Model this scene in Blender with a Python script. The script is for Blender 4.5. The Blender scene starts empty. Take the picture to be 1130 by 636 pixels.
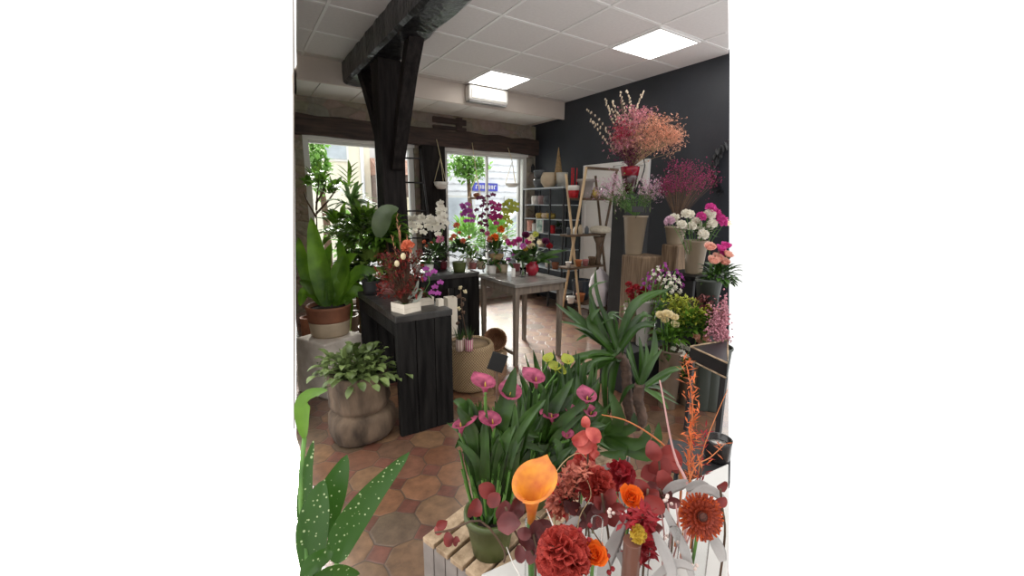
import bpy, math, random
from mathutils import Vector, Matrix
rnd = random.Random(11)
C = bpy.context.scene.collection
PI = math.pi
V = Vector
# ------------------------------------------------------------------ camera model (metres, camera 1.5 m above the floor)
F, YAW, PITCH, ROLL, H = 463.4, .58675, -.19361, .0068, 1.5
fwd = V((math.sin(YAW)*math.cos(PITCH), math.cos(YAW)*math.cos(PITCH), math.sin(PITCH)))
rgt = V((math.cos(YAW), -math.sin(YAW), 0)); upv = rgt.cross(fwd)
R_ = rgt*math.cos(ROLL)+upv*math.sin(ROLL); U_ = upv*math.cos(ROLL)-rgt*math.sin(ROLL)
O = V((0, 0, H))
def AT(px, py, d=None, x=None, y=None, z=None):
    """point of the room seen at a pixel, at a distance along the view or on a plane of the room"""
    r = R_*((px-565)/F) - U_*((py-318)/F) + fwd
    if d is None:
        d = x/r.x if x is not None else (y/r.y if y is not None else (z-H)/r.z)
    return O + r*d
def DEP(p): return (V(p)-O).dot(fwd)
def SZ(n, d): return n*d/F

# ------------------------------------------------------------------ materials
MATS = {}
def mat(name, col, rough=.5, var=.25, scale=6, bump=0, bscale=40, metal=0, col2=None, trans=0, spec=.5, emit=0, stretch=None, coat=0):
    if name in MATS: return MATS[name]
    m = bpy.data.materials.new(name); m.use_nodes = True
    nt = m.node_tree; N = nt.nodes; L = nt.links
    b = N['Principled BSDF']; out = N['Material Output']
    b.inputs['Roughness'].default_value = rough; b.inputs['Metallic'].default_value = metal
    b.inputs['Specular IOR Level'].default_value = spec
    if coat: b.inputs['Coat Weight'].default_value = coat; b.inputs['Coat Roughness'].default_value = .1
    tc = N.new('ShaderNodeTexCoord'); vec = tc.outputs['Object']
    if stretch:
        mp = N.new('ShaderNodeMapping'); mp.inputs['Scale'].default_value = stretch
        L.new(vec, mp.inputs['Vector']); vec = mp.outputs['Vector']
    nz = N.new('ShaderNodeTexNoise'); nz.inputs['Scale'].default_value = scale; nz.inputs['Detail'].default_value = 4
    L.new(vec, nz.inputs['Vector'])
    cr = N.new('ShaderNodeValToRGB')
    c = V(col)
    a = c*(1-var); z = V(col2) if col2 else c*(1+var)
    cr.color_ramp.elements[0].color = (*a, 1); cr.color_ramp.elements[1].color = (min(z[0],1), min(z[1],1), min(z[2],1), 1)
    cr.color_ramp.elements[0].position = .33; cr.color_ramp.elements[1].position = .67
    L.new(nz.outputs['Fac'], cr.inputs['Fac']); L.new(cr.outputs['Color'], b.inputs['Base Color'])
    if bump:
        n2 = N.new('ShaderNodeTexNoise'); n2.inputs['Scale'].default_value = bscale; n2.inputs['Detail'].default_value = 3
        L.new(vec, n2.inputs['Vector'])
        bp = N.new('ShaderNodeBump'); bp.inputs['Strength'].default_value = bump; bp.inputs['Distance'].default_value = .01
        L.new(n2.outputs['Fac'], bp.inputs['Height']); L.new(bp.outputs['Normal'], b.inputs['Normal'])
    if trans:
        t = N.new('ShaderNodeBsdfTranslucent'); L.new(cr.outputs['Color'], t.inputs['Color'])
        mx = N.new('ShaderNodeMixShader'); mx.inputs[0].default_value = trans
        L.new(b.outputs[0], mx.inputs[1]); L.new(t.outputs[0], mx.inputs[2]); L.new(mx.outputs[0], out.inputs['Surface'])
    if emit:
        b.inputs['Emission Color'].default_value = (*col, 1); b.inputs['Emission Strength'].default_value = emit
    MATS[name] = m
    return m
def glassy(name, tint, gl=.12, rough=.03):
    m = bpy.data.materials.new(name); m.use_nodes = True
    nt = m.node_tree; N = nt.nodes; L = nt.links
    N.remove(N['Principled BSDF'])
    t = N.new('ShaderNodeBsdfTransparent'); t.inputs['Color'].default_value = (*tint, 1)
    g = N.new('ShaderNodeBsdfGlossy'); g.inputs['Roughness'].default_value = rough
    fr = N.new('ShaderNodeLayerWeight'); fr.inputs['Blend'].default_value = gl
    mx = N.new('ShaderNodeMixShader'); L.new(fr.outputs['Fresnel'], mx.inputs[0])
    L.new(t.outputs[0], mx.inputs[1]); L.new(g.outputs[0], mx.inputs[2]); L.new(mx.outputs[0], N['Material Output'].inputs['Surface'])
    MATS[name] = m
    return m
def nodes_mat(name):
    m = bpy.data.materials.new(name); m.use_nodes = True; MATS[name] = m
    return m, m.node_tree.nodes, m.node_tree.links, m.node_tree.nodes['Principled BSDF']

def floor_mat():
    m, N, L, b = nodes_mat('terracotta_tiles')
    geo = N.new('ShaderNodeNewGeometry'); sep = N.new('ShaderNodeSeparateXYZ')
    nzw = N.new('ShaderNodeTexNoise'); nzw.inputs['Scale'].default_value = 5
    L.new(geo.outputs['Position'], nzw.inputs['Vector'])
    wob = N.new('ShaderNodeVectorMath'); wob.operation = 'MULTIPLY_ADD'; wob.inputs[1].default_value = (.045, .045, 0)
    L.new(nzw.outputs['Color'], wob.inputs[0]); L.new(geo.outputs['Position'], wob.inputs[2]); L.new(wob.outputs[0], sep.inputs[0])
    def mth(op, a, c=None):
        n = N.new('ShaderNodeMath'); n.operation = op
        for i, q in enumerate((a, c)):
            if q is None: continue
            if isinstance(q, (int, float)): n.inputs[i].default_value = q
            else: L.new(q, n.inputs[i])
        return n.outputs[0]
    P = .215
    u = mth('ADD', mth('DIVIDE', sep.outputs[0], P), .05); v = mth('ADD', mth('DIVIDE', sep.outputs[1], P), .3)
    fu = mth('FRACT', u); fv = mth('FRACT', v)                     # octagon centre at .5,.5
    au = mth('ABSOLUTE', mth('SUBTRACT', fu, .5)); av = mth('ABSOLUTE', mth('SUBTRACT', fv, .5))
    sm = mth('ADD', au, av)
    S = .69
    sq = mth('GREATER_THAN', sm, S)
    d1 = mth('ABSOLUTE', mth('SUBTRACT', sm, S))
    d2 = mth('SUBTRACT', .5, mth('MAXIMUM', au, av))
    d2 = mth('ADD', d2, mth('MULTIPLY', sq, 1.0))
    gd = mth('MINIMUM', d1, d2)
    grout = mth('LESS_THAN', gd, .018)
    idu = mth('FLOOR', mth('ADD', u, mth('MULTIPLY', sq, .5))); idv = mth('FLOOR', mth('ADD', v, mth('MULTIPLY', sq, .5)))
    cmb = N.new('ShaderNodeCombineXYZ'); L.new(idu, cmb.inputs[0]); L.new(idv, cmb.inputs[1]); L.new(sq, cmb.inputs[2])
    wn = N.new('ShaderNodeTexWhiteNoise'); L.new(cmb.outputs[0], wn.inputs['Vector'])
    r1 = N.new('ShaderNodeValToRGB'); e = r1.color_ramp.elements
    e[0].color = (.27, .13, .075, 1); e[1].color = (.30, .20, .12, 1)
    for p, c in ((.25, (.34, .175, .10, 1)), (.5, (.36, .22, .125, 1)), (.7, (.20, .155, .11, 1)), (.85, (.29, .14, .095, 1))):
        q = e.new(p); q.color = c
    L.new(wn.outputs['Value'], r1.inputs[0])
    r2 = N.new('ShaderNodeValToRGB'); e = r2.color_ramp.elements
    e[0].color = (.21, .085, .062, 1); e[1].color = (.28, .125, .095, 1)
    L.new(wn.outputs['Value'], r2.inputs[0])
    mx = N.new('ShaderNodeMixRGB'); L.new(sq, mx.inputs[0]); L.new(r1.outputs[0], mx.inputs[1]); L.new(r2.outputs[0], mx.inputs[2])
    nz = N.new('ShaderNodeTexNoise'); nz.inputs['Scale'].default_value = 16; nz.inputs['Detail'].default_value = 8; nz.inputs['Roughness'].default_value = .65
    L.new(geo.outputs['Position'], nz.inputs['Vector'])
    mm = N.new('ShaderNodeMixRGB'); mm.blend_type = 'OVERLAY'; mm.inputs[0].default_value = .95
    L.new(mx.outputs[0], mm.inputs[1]); L.new(nz.outputs['Fac'], mm.inputs[2])
    mg = N.new('ShaderNodeMixRGB'); mg.inputs[2].default_value = (.15, .11, .08, 1)
    L.new(grout, mg.inputs[0]); L.new(mm.outputs[0], mg.inputs[1])
    dk = N.new('ShaderNodeMixRGB'); dk.blend_type = 'MULTIPLY'; dk.inputs[0].default_value = 1; dk.inputs[2].default_value = (.60, .53, .47, 1)
    L.new(mg.outputs[0], dk.inputs[1]); L.new(dk.outputs[0], b.inputs['Base Color'])
    b.inputs['Roughness'].default_value = .4; b.inputs['Specular IOR Level'].default_value = .6; b.inputs['Coat Weight'].default_value = 1; b.inputs['Coat Roughness'].default_value = .17; b.inputs['Coat IOR'].default_value = 2.4
    hg = mth('ADD', mth('MULTIPLY', mth('MINIMUM', gd, .05), 9), mth('MULTIPLY', nz.outputs['Fac'], .5))
    hg = mth('ADD', hg, mth('MULTIPLY', wn.outputs['Value'], .12))
    bp = N.new('ShaderNodeBump'); bp.inputs['Strength'].default_value = .55; bp.inputs['Distance'].default_value = .006
    L.new(hg, bp.inputs['Height']); L.new(bp.outputs[0], b.inputs['Normal'])
    return m
def stone_mat(name, col, col2, scale):
    m, N, L, b = nodes_mat(name)
    geo = N.new('ShaderNodeNewGeometry')
    vo = N.new('ShaderNodeTexVoronoi'); vo.inputs['Scale'].default_value = scale; vo.feature = 'F1'
    vd = N.new('ShaderNodeTexVoronoi'); vd.inputs['Scale'].default_value = scale; vd.feature = 'DISTANCE_TO_EDGE'
    mp = N.new('ShaderNodeMapping'); mp.inputs['Scale'].default_value = (.8, 1, 1.6)
    L.new(geo.outputs['Position'], mp.inputs[0]); L.new(mp.outputs[0], vo.inputs['Vector']); L.new(mp.outputs[0], vd.inputs['Vector'])
    nz = N.new('ShaderNodeTexNoise'); nz.inputs['Scale'].default_value = 14; nz.inputs['Detail'].default_value = 6
    L.new(geo.outputs['Position'], nz.inputs['Vector'])
    mx = N.new('ShaderNodeMixRGB'); mx.inputs[1].default_value = (*col, 1); mx.inputs[2].default_value = (*col2, 1)
    L.new(nz.outputs['Fac'], mx.inputs[0])
    m2 = N.new('ShaderNodeMixRGB'); m2.blend_type = 'OVERLAY'; m2.inputs[0].default_value = .12
    L.new(mx.outputs[0], m2.inputs[1]); L.new(vo.outputs['Color'], m2.inputs[2])
    hs = N.new('ShaderNodeHueSaturation'); hs.inputs['Saturation'].default_value = .75; L.new(m2.outputs[0], hs.inputs['Color'])
    L.new(hs.outputs[0], b.inputs['Base Color']); b.inputs['Roughness'].default_value = .9
    bp = N.new('ShaderNodeBump'); bp.inputs['Strength'].default_value = .8; bp.inputs['Distance'].default_value = .03
    mn = N.new('ShaderNodeMath'); mn.operation = 'MINIMUM'; mn.inputs[1].default_value = .12; L.new(vd.outputs['Distance'], mn.inputs[0])
    ad = N.new('ShaderNodeMath'); ad.operation = 'MULTIPLY_ADD'; ad.inputs[1].default_value = 4; L.new(mn.outputs[0], ad.inputs[0]); L.new(nz.outputs['Fac'], ad.inputs[2])
    L.new(ad.outputs[0], bp.inputs['Height']); L.new(bp.outputs[0], b.inputs['Normal'])
    return m
def spotted_mat():
    m, N, L, b = nodes_mat('spotted_leaf')
    tc = N.new('ShaderNodeTexCoord')
    vo = N.new('ShaderNodeTexVoronoi'); vo.inputs['Scale'].default_value = 105; vo.inputs['Randomness'].default_value = 1
    nz = N.new('ShaderNodeTexNoise'); nz.inputs['Scale'].default_value = 25
    L.new(tc.outputs['Object'], vo.inputs['Vector']); L.new(tc.outputs['Object'], nz.inputs['Vector'])
    ad = N.new('ShaderNodeMath'); ad.operation = 'MULTIPLY_ADD'; ad.inputs[1].default_value = .55
    L.new(nz.outputs['Fac'], ad.inputs[0]); L.new(vo.outputs['Distance'], ad.inputs[2])
    r = N.new('ShaderNodeValToRGB'); e = r.color_ramp.elements
    e[0].position = .41; e[0].color = (.42, .52, .26, 1); e[1].position = .50; e[1].color = (.03, .095, .008, 1)
    L.new(ad.outputs[0], r.inputs[0])
    L.new(r.outputs[0], b.inputs['Base Color']); b.inputs['Roughness'].default_value = .38
    t = N.new('ShaderNodeBsdfTranslucent'); L.new(r.outputs[0], t.inputs['Color'])
    mx = N.new('ShaderNodeMixShader'); mx.inputs[0].default_value = .25
    L.new(b.outputs[0], mx.inputs[1]); L.new(t.outputs[0], mx.inputs[2]); L.new(mx.outputs[0], N['Material Output'].inputs['Surface'])
    return m
def stripe_mat(name, c1, c2, axis_freq, ax='ang'):
    """stripes running up a round pot (around its axis) or weave rows across it"""
    m, N, L, b = nodes_mat(name)
    tc = N.new('ShaderNodeTexCoord'); sp = N.new('ShaderNodeSeparateXYZ'); L.new(tc.outputs['Object'], sp.inputs[0])
    def mth(op, *a):
        n = N.new('ShaderNodeMath'); n.operation = op
        for i, q in enumerate(a):
            if isinstance(q, (int, float)): n.inputs[i].default_value = q
            else: L.new(q, n.inputs[i])
        return n.outputs[0]
    an = mth('ARCTAN2', sp.outputs[1], sp.outputs[0])
    if ax == 'ang': f = mth('SINE', mth('MULTIPLY', an, axis_freq))
    else: f = mth('MULTIPLY', mth('SINE', mth('MULTIPLY', an, axis_freq)), mth('SINE', mth('MULTIPLY', sp.outputs[2], 260)))
    r = N.new('ShaderNodeValToRGB'); e = r.color_ramp.elements
    e[0].position = .45; e[0].color = (*c1, 1); e[1].position = .55; e[1].color = (*c2, 1)
    L.new(mth('MULTIPLY_ADD', f, .5, .5), r.inputs[0]); L.new(r.outputs[0], b.inputs['Base Color']); b.inputs['Roughness'].default_value = .65
    bp = N.new('ShaderNodeBump'); bp.inputs['Strength'].default_value = .6 if ax != 'ang' else .15; bp.inputs['Distance'].default_value = .004
    L.new(f, bp.inputs['Height']); L.new(bp.outputs[0], b.inputs['Normal'])
    return m

# ------------------------------------------------------------------ mesh builder
def frame_of(d):
    d = d.normalized(); a = V((0, 0, 1)) if abs(d.z) < .9 else V((1, 0, 0))
    x = a.cross(d).normalized(); return x, d.cross(x).normalized(), d
def rotz(a): return Matrix.Rotation(a, 3, 'Z')
def axis_rot(d, spin=0):
    x, y, z = frame_of(V(d)); m = Matrix((x, y, z)).transposed()
    return m @ rotz(spin)
class MB:
    def __init__(s): s.v = []; s.f = []
    def add(s, vs, fs):
        o = len(s.v); s.v += [V(q) for q in vs]; s.f += [tuple(i+o for i in q) for q in fs]; return s
    def box(s, c, size, rot=None):
        c = V(c); h = V(size)*.5; vs = []
        for x in (-1, 1):
            for y in (-1, 1):
                for z in (-1, 1):
                    q = V((x*h.x, y*h.y, z*h.z)); vs.append(c+(rot@q if rot else q))
        return s.add(vs, [(0,1,3,2),(4,6,7,5),(0,4,5,1),(2,3,7,6),(0,2,6,4),(1,5,7,3)])
    def box2(s, a, b): 
        a = V(a); b = V(b); return s.box((a+b)/2, b-a)
    def prism(s, poly, z0, z1):
        n = len(poly)
        vs = [(x, y, z0) for x, y in poly]+[(x, y, z1) for x, y in poly]
        return s.add(vs, [tuple(range(n-1, -1, -1)), tuple(range(n, 2*n))]+[(i, (i+1)%n, n+(i+1)%n, n+i) for i in range(n)])
    def hexa(s, p): return s.add(p, [(3,2,1,0),(4,5,6,7),(0,1,5,4),(1,2,6,5),(2,3,7,6),(3,0,4,7)])
    def tube(s, pts, rads, n=6, cap=True):
        pts = [V(p) for p in pts]
        if not isinstance(rads, (list, tuple)): rads = [rads]*len(pts)
        vs = []; fs = []
        x = None
        for i, p in enumerate(pts):
            d = (pts[min(i+1, len(pts)-1)]-pts[max(i-1, 0)]).normalized()
            if x is None: x, y, _ = frame_of(d)
            else:
                x = (x-d*x.dot(d)); x = x.normalized() if x.length > 1e-6 else frame_of(d)[0]; y = d.cross(x)
            for k in range(n):
                a = 2*PI*k/n; vs.append(p+(x*math.cos(a)+y*math.sin(a))*rads[i])
        for i in range(len(pts)-1):
            for k in range(n):
                a = i*n+k; b = i*n+(k+1)%n; fs.append((a, b, b+n, a+n))
        if cap: fs.append(tuple(range(n-1, -1, -1))); fs.append(tuple(range((len(pts)-1)*n, len(pts)*n)))
        return s.add(vs, fs)
    def lathe(s, prof, c, n=20, rot=None, jit=None):
        c = V(c); vs = []; fs = []
        for i, (r, z) in enumerate(prof):
            for k in range(n):
                a = 2*PI*k/n; rr = r*(1+(jit(a, z) if jit else 0)); q = V((rr*math.cos(a), rr*math.sin(a), z)); vs.append(c+(rot@q if rot else q))
        for i in range(len(prof)-1):
            for k in range(n):
                a = i*n+k; b = i*n+(k+1)%n; fs.append((a, b, b+n, a+n))
        if prof[0][0] > 1e-4: fs.append(tuple(range(n-1, -1, -1)))
        if prof[-1][0] > 1e-4: fs.append(tuple(range((len(prof)-1)*n, len(prof)*n)))
        return s.add(vs, fs)
    def sheet(s, rows):
        m = len(rows[0]); vs = [p for r in rows for p in r]; fs = []
        for i in range(len(rows)-1):
            for k in range(m-1): fs.append((i*m+k, i*m+k+1, (i+1)*m+k+1, (i+1)*m+k))
        return s.add(vs, fs)
    def leafp(s, pts, W, up=(0, 0, 1), fold=.2, shape=.9, wave=0, n=8, base=.25):
        """leaf along a curve through the points; W full width; V-folded"""
        P = curve([V(p) for p in pts], n); rows = []
        for i, p in enumerate(P):
            t = i/(len(P)-1)
            d = (P[min(i+1, len(P)-1)]-P[max(i-1, 0)]).normalized()
            sd = d.cross(V(up)); sd = sd.normalized() if sd.length > 1e-4 else frame_of(d)[0]
            nn = sd.cross(d).normalized()
            w = W*.5*max(.02, (math.sin(PI*min(1, (t**shape)*.97+.03)))**.8 if t > .35 else max(base*(1-t/.35)*.5, math.sin(PI*((t**shape)*.97+.03))**.8))
            wv = wave*W*math.sin(i*2.3)
            rows.append([p-sd*w+nn*(w*fold*2+wv), p-sd*w*.5+nn*w*fold*.8, p, p+sd*w*.5+nn*w*fold*.8, p+sd*w+nn*(w*fold*2-wv)])
        return s.sheet(rows)
    def leaf(s, b, d, L, W, droop=.5, fold=.15, n=5, shape=.9, wave=0, up=None):
        b = V(b); d = V(d).normalized(); pts = [b]; dd = d.copy()
        for i in range(n):
            pts.append(pts[-1]+dd*(L/n)); dd = (dd+V((0, 0, -droop/n*1.6))).normalized()
        return s.leafp(pts, W, up or (0, 0, 1) if abs(d.z) < .95 else V((rnd.uniform(-1,1), rnd.uniform(-1,1), .3)), fold, shape, wave, n)
    def ell(s, c, r, rot=None, n=8, m=6):
        if not isinstance(r, (list, tuple)): r = (r, r, r)
        prof = [(math.sin(PI*i/m), -math.cos(PI*i/m)) for i in range(m+1)]
        c = V(c); vs = []; fs = []
        for q, z in prof:
            for k in range(n):
                a = 2*PI*k/n; w = V((q*math.cos(a)*r[0], q*math.sin(a)*r[1], z*r[2])); vs.append(c+(rot@w if rot else w))
        for i in range(m):
            for k in range(n):
                a = i*n+k; b = i*n+(k+1)%n; fs.append((a, b, b+n, a+n))
        return s.add(vs, fs)
    def octa(s, c, r):
        c = V(c); return s.add([c+V(q)*r for q in ((1,0,0),(-1,0,0),(0,1,0),(0,-1,0),(0,0,1),(0,0,-1))],
            [(0,2,4),(2,1,4),(1,3,4),(3,0,4),(2,0,5),(1,2,5),(3,1,5),(0,3,5)])
    def xform(s, rot=None, loc=(0, 0, 0), sc=1):
        s.v = [(rot@(q*sc) if rot else q*sc)+V(loc) for q in s.v]; return s
    def merge(s, o, rot=None, loc=(0, 0, 0), sc=1):
        return s.add([(rot@(q*sc) if rot else q*sc)+V(loc) for q in o.v], o.f)
    def mesh(s, name, m, smooth=True):
        me = bpy.data.meshes.new(name); me.from_pydata([tuple(q) for q in s.v], [], s.f)
        me.materials.append(m)
        if smooth: me.polygons.foreach_set('use_smooth', [True]*len(me.polygons))
        me.update(); return me
    def build(s, name, m, parent=None, smooth=True, bevel=0, at=None):
        off = V((0, 0, 0)); p = parent
        while p is not None: off += p.location; p = p.parent
        at = V(at) if at is not None else (off if parent else V((0, 0, 0)))
        o2 = MB(); o2.v = [q-at for q in s.v]; o2.f = s.f
        o = bpy.data.objects.new(name, o2.mesh(name, m, smooth)); C.objects.link(o)
        o.location = at-off if parent else at
        if parent: o.parent = parent
        if bevel:
            bv = o.modifiers.new('bevel', 'BEVEL'); bv.width = bevel; bv.segments = 2; bv.limit_method = 'ANGLE'
        return o
def curve(p, n):
    """smooth curve through points"""
    if len(p) == 2: return [p[0].lerp(p[1], i/n) for i in range(n+1)]
    out = []; k = len(p)-1
    for i in range(n+1):
        t = i/n*k; j = min(int(t), k-1); u = t-j
        a = p[max(j-1, 0)]; b = p[j]; c = p[j+1]; d = p[min(j+2, k)]
        out.append(.5*((2*b)+(c-a)*u+(2*a-5*b+4*c-d)*u*u+(3*b-a-3*c+d)*u**3))
    return out
def thing(name, label, cat, loc=(0, 0, 0), group=None, rz=0):
    o = bpy.data.objects.new(name, None); o.empty_display_size = .05; C.objects.link(o); o.location = V(loc)
    o['label'] = label; o['category'] = cat
    if group: o['group'] = group
    return o
def tag(o, label, cat, group=None):
    o['label'] = label; o['category'] = cat
    if group: o['group'] = group
    return o
def single(name, mb, m, label, cat, group=None, smooth=True, bevel=0, at=None):
    if at is None:
        n = len(mb.v); at = V((sum(q.x for q in mb.v)/n, sum(q.y for q in mb.v)/n, min(q.z for q in mb.v)))
    return tag(mb.build(name, m, None, smooth, bevel, at), label, cat, group)
def struct(name, mb, m, parent=None, smooth=False, bevel=0):
    o = mb.build(name, m, parent, smooth, bevel)
    if not parent: o['kind'] = 'structure'
    return o
def put(me, name, parent, loc, rot=None, sc=1, label=None):
    """a part that shares a mesh, placed in world coordinates"""
    o = bpy.data.objects.new(name, me); C.objects.link(o)
    off = V((0, 0, 0)); p = parent
    while p is not None: off += p.location; p = p.parent
    o.parent = parent; o.location = V(loc)-off; o.scale = (sc, sc, sc)
    if rot is not None: o.rotation_mode = 'QUATERNION'; o.rotation_quaternion = rot.to_quaternion()
    if label: o['label'] = label
    return o

def bush(mb, c, r, n, L, W, droop=.5, up=.3):
    """leaves over a rounded crown"""
    for i in range(n):
        th = rnd.uniform(0,6.28); z = rnd.uniform(-.35,1); q = math.sqrt(max(0,1-z*z)); k = rnd.uniform(.35,1)
        d = V((q*math.cos(th), q*math.sin(th), z))
        mb.leaf(V(c)+V((d.x*r[0], d.y*r[1], d.z*r[2]))*k*.85, d+V((0,0,up)), L*rnd.uniform(.7,1.2), W*rnd.uniform(.8,1.2), droop, .15, 4)
    return mb

# ------------------------------------------------------------------ palette
black_wood = mat('black_stained_wood', (.007,.0065,.007), .6, .5, 4, .5, 30, stretch=(6, 6, .6), col2=(.018, .017, .016), spec=.1)
black_top = mat('black_table_top', (.015, .014, .013), .38, .4, 6, .35, 30, col2=(.04, .037, .034))
grey_wood = mat('weathered_grey_wood', (.17, .135, .105), .5, .3, 5, .5, 30, stretch=(5, 5, .8))
grey_top = mat('grey_table_top', (.22, .205, .185), .25, .25, 6, .25, 30)
black_paint = mat('black_gloss_paint', (.009,.0095,.011), .28, .4, 8, .9, 22, spec=.6)
post_wood = mat('dark_post_wood', (.010, .008, .008), .6, .4, 5, .6, 25, stretch=(5, 5, .6), col2=(.022, .018, .017), spec=.12)
dark_timber = mat('dark_lintel_timber', (.045, .026, .02), .7, .5, 6, .9, 18, stretch=(.5, 4, 5))
white_paint = mat('white_paint', (.78, .76, .73), .5, .03, 3)
frame_paint = mat('window_frame_paint', (.62, .62, .60), .45, .04, 3)
ceiling_m = mat('ceiling_tile', (.68,.655,.645), .85, .03, 40, .15, 120)
bar_m = mat('ceiling_bar', (.78, .77, .76), .4, .02, 3)
soffit_m = mat('soffit_plaster', (.62, .55, .49), .8, .03, 3)
soffit_b = mat('soffit_panel', (.78, .76, .72), .7, .02, 3)
slate_wall = mat('slate_blue_paint', (.023, .027, .035), .5, .12, 2, .1, 30, col2=(.028, .032, .041))
leaf_mid = mat('leaf_mid', (.085, .20, .02), .4, .45, 9, trans=.4, col2=(.15, .30, .035))
leaf_dark = mat('leaf_dark', (.022, .062, .009), .38, .45, 9, trans=.2, col2=(.055, .13, .018))
leaf_fern = mat('leaf_fern', (.07, .19, .012), .4, .35, 6, trans=.4, col2=(.17, .34, .025))
leaf_lime = mat('leaf_lime', (.22, .40, .05), .42, .3, 6, trans=.3)
leaf_yucca = mat('leaf_yucca', (.020, .058, .008), .33, .4, 6, trans=.12, col2=(.05, .12, .016))
leaf_calla = mat('leaf_calla', (.018, .052, .007), .36, .4, 12, trans=.15, col2=(.045, .11, .014))
leaf_blue = mat('leaf_blue_green', (.14, .25, .08), .4, .3, 6, trans=.45)
stem_m = mat('stem_green', (.07, .19, .03), .45, .3, 15, col2=(.13, .28, .05))
stem_br = mat('stem_brown', (.10, .055, .03), .7, .3, 15)
dry_m = mat('dry_straw', (.42, .30, .16), .7, .3, 15)
soil = mat('potting_soil', (.03, .02, .014), .95, .5, 40, .8, 60)
terra = mat('terracotta', (.24, .09, .045), .7, .3, 5, .3, 30)
cream_cer = mat('cream_ceramic', (.50, .40, .28), .6, .15, 6, .2, 30)
olive_pot = mat('olive_pot', (.075, .095, .028), .45, .12, 5)
tan_pot = mat('tan_bucket', (.24, .185, .125), .45, .08, 4)
grey_pot = mat('grey_bucket', (.33, .31, .28), .5, .1, 4)
dkgreen_pot = mat('dark_green_bucket', (.045, .055, .045), .5, .1, 4)
brown_pot = mat('brown_bucket', (.13, .09, .06), .5, .15, 4)
black_m = mat('black_matte', (.012, .012, .013), .6, .2, 6)
black_metal = mat('black_metal', (.02, .02, .022), .4, .2, 6, metal=.3)
white_cer = mat('white_ceramic', (.74, .71, .66), .4, .05, 5)
white_box = mat('white_washed_wood', (.70, .63, .52), .6, .12, 6, .3, 30)
stone_ped = mat('pale_stone', (.62, .55, .47), .85, .22, 6, .5, 18, col2=(.76, .70, .62))
log_m = mat('rough_brown_log', (.075, .048, .03), .9, .5, 5, 1, 14, col2=(.19, .13, .085), stretch=(1.6,1.6,.7))
block_wood = mat('timber_block', (.16, .095, .05), .7, .45, 6, .8, 25, stretch=(8, 8, .7), col2=(.26, .17, .10))
bamboo = mat('pale_pole_wood', (.62, .45, .26), .5, .15, 6, stretch=(1, 1, .4))
shelf_wd = mat('dark_shelf_wood', (.12, .075, .045), .6, .3, 6)
crate_w = mat('crate_wood', (.42, .28, .16), .7, .35, 8, .5, 30, stretch=(3, 3, 1), col2=(.55, .40, .26))
crate_g = mat('crate_grey_wood', (.25, .22, .20), .75, .25, 8, .4, 30)
wtable = mat('white_table_top', (.57,.56,.53), .45, .04, 4)
ribbon_m = mat('silver_grey_wood', (.45,.43,.415), .55, .2, 10, .3, 30)
chalk = mat('black_slate', (.015, .015, .016), .6, .2, 6)
glass_clear = glassy('clear_glass', (.97, .98, .98), .15)
pane_m = glassy('window_glass', (.97, .985, .98), .06, .01)
glass_red = mat('red_glass', (.55, .03, .06), .08, .2, 6, trans=.45, coat=.5)
glass_amber = mat('amber_glass', (.26, .12, .085), .12, .2, 6, trans=.35)
def petal(name, col, var=.25, col2=None, rough=.6, trans=.25, scale=30): return mat('petal_'+name, col, rough, var, scale, trans=trans, col2=col2)
P_white = petal('white', (.80, .76, .66), .08); P_cream = petal('cream', (.80, .70, .45), .12)
P_pink = petal('pink', (.62, .17, .30), .3); P_calla = petal('calla_pink', (.30, .028, .09), .35, (.52, .10, .19), scale=1.5)
P_hot = petal('hot_pink', (.62, .06, .30), .3); P_mag = petal('magenta', (.34, .015, .13), .4)
P_orchid = petal('orchid_purple', (.42, .07, .36), .35); P_plum = petal('plum', (.14, .02, .07), .4)
P_orange = petal('orange', (.90, .18, .015), .2); P_callaor = petal('calla_orange', (.72, .17, .03), .12, (.86, .34, .035), .45, scale=1.6)
P_coral = petal('coral', (.46, .025, .025), .35, (.66, .10, .07)); P_crimson = petal('crimson', (.32, .012, .02), .35)
P_rust = petal('rust', (.20, .012, .006), .5, (.46, .06, .015)); P_euca = petal('euca', (.22, .022, .022), .4, (.38, .055, .045), .5, .15, 12)
P_eucadk = petal('euca_dark', (.11, .02, .022), .4, (.23, .055, .055), .5, .12, 12)
P_salmon = petal('salmon', (.72, .20, .10), .3); P_yellow = petal('yellow', (.62, .43, .05), .2)
P_ygreen = petal('yellow_green', (.34, .37, .04), .3); P_peach = petal('peach', (.74, .40, .28), .3)
P_dpink = petal('dusty_pink', (.58, .25, .30), .35); P_red = petal('red', (.50, .012, .02), .3)
P_lilac = petal('lilac', (.62, .40, .50), .25); P_blush = petal('blush', (.80, .45, .36), .2)
P_fuzzy = petal('catkin', (.68, .58, .44), .2)

exec_later = []
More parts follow.
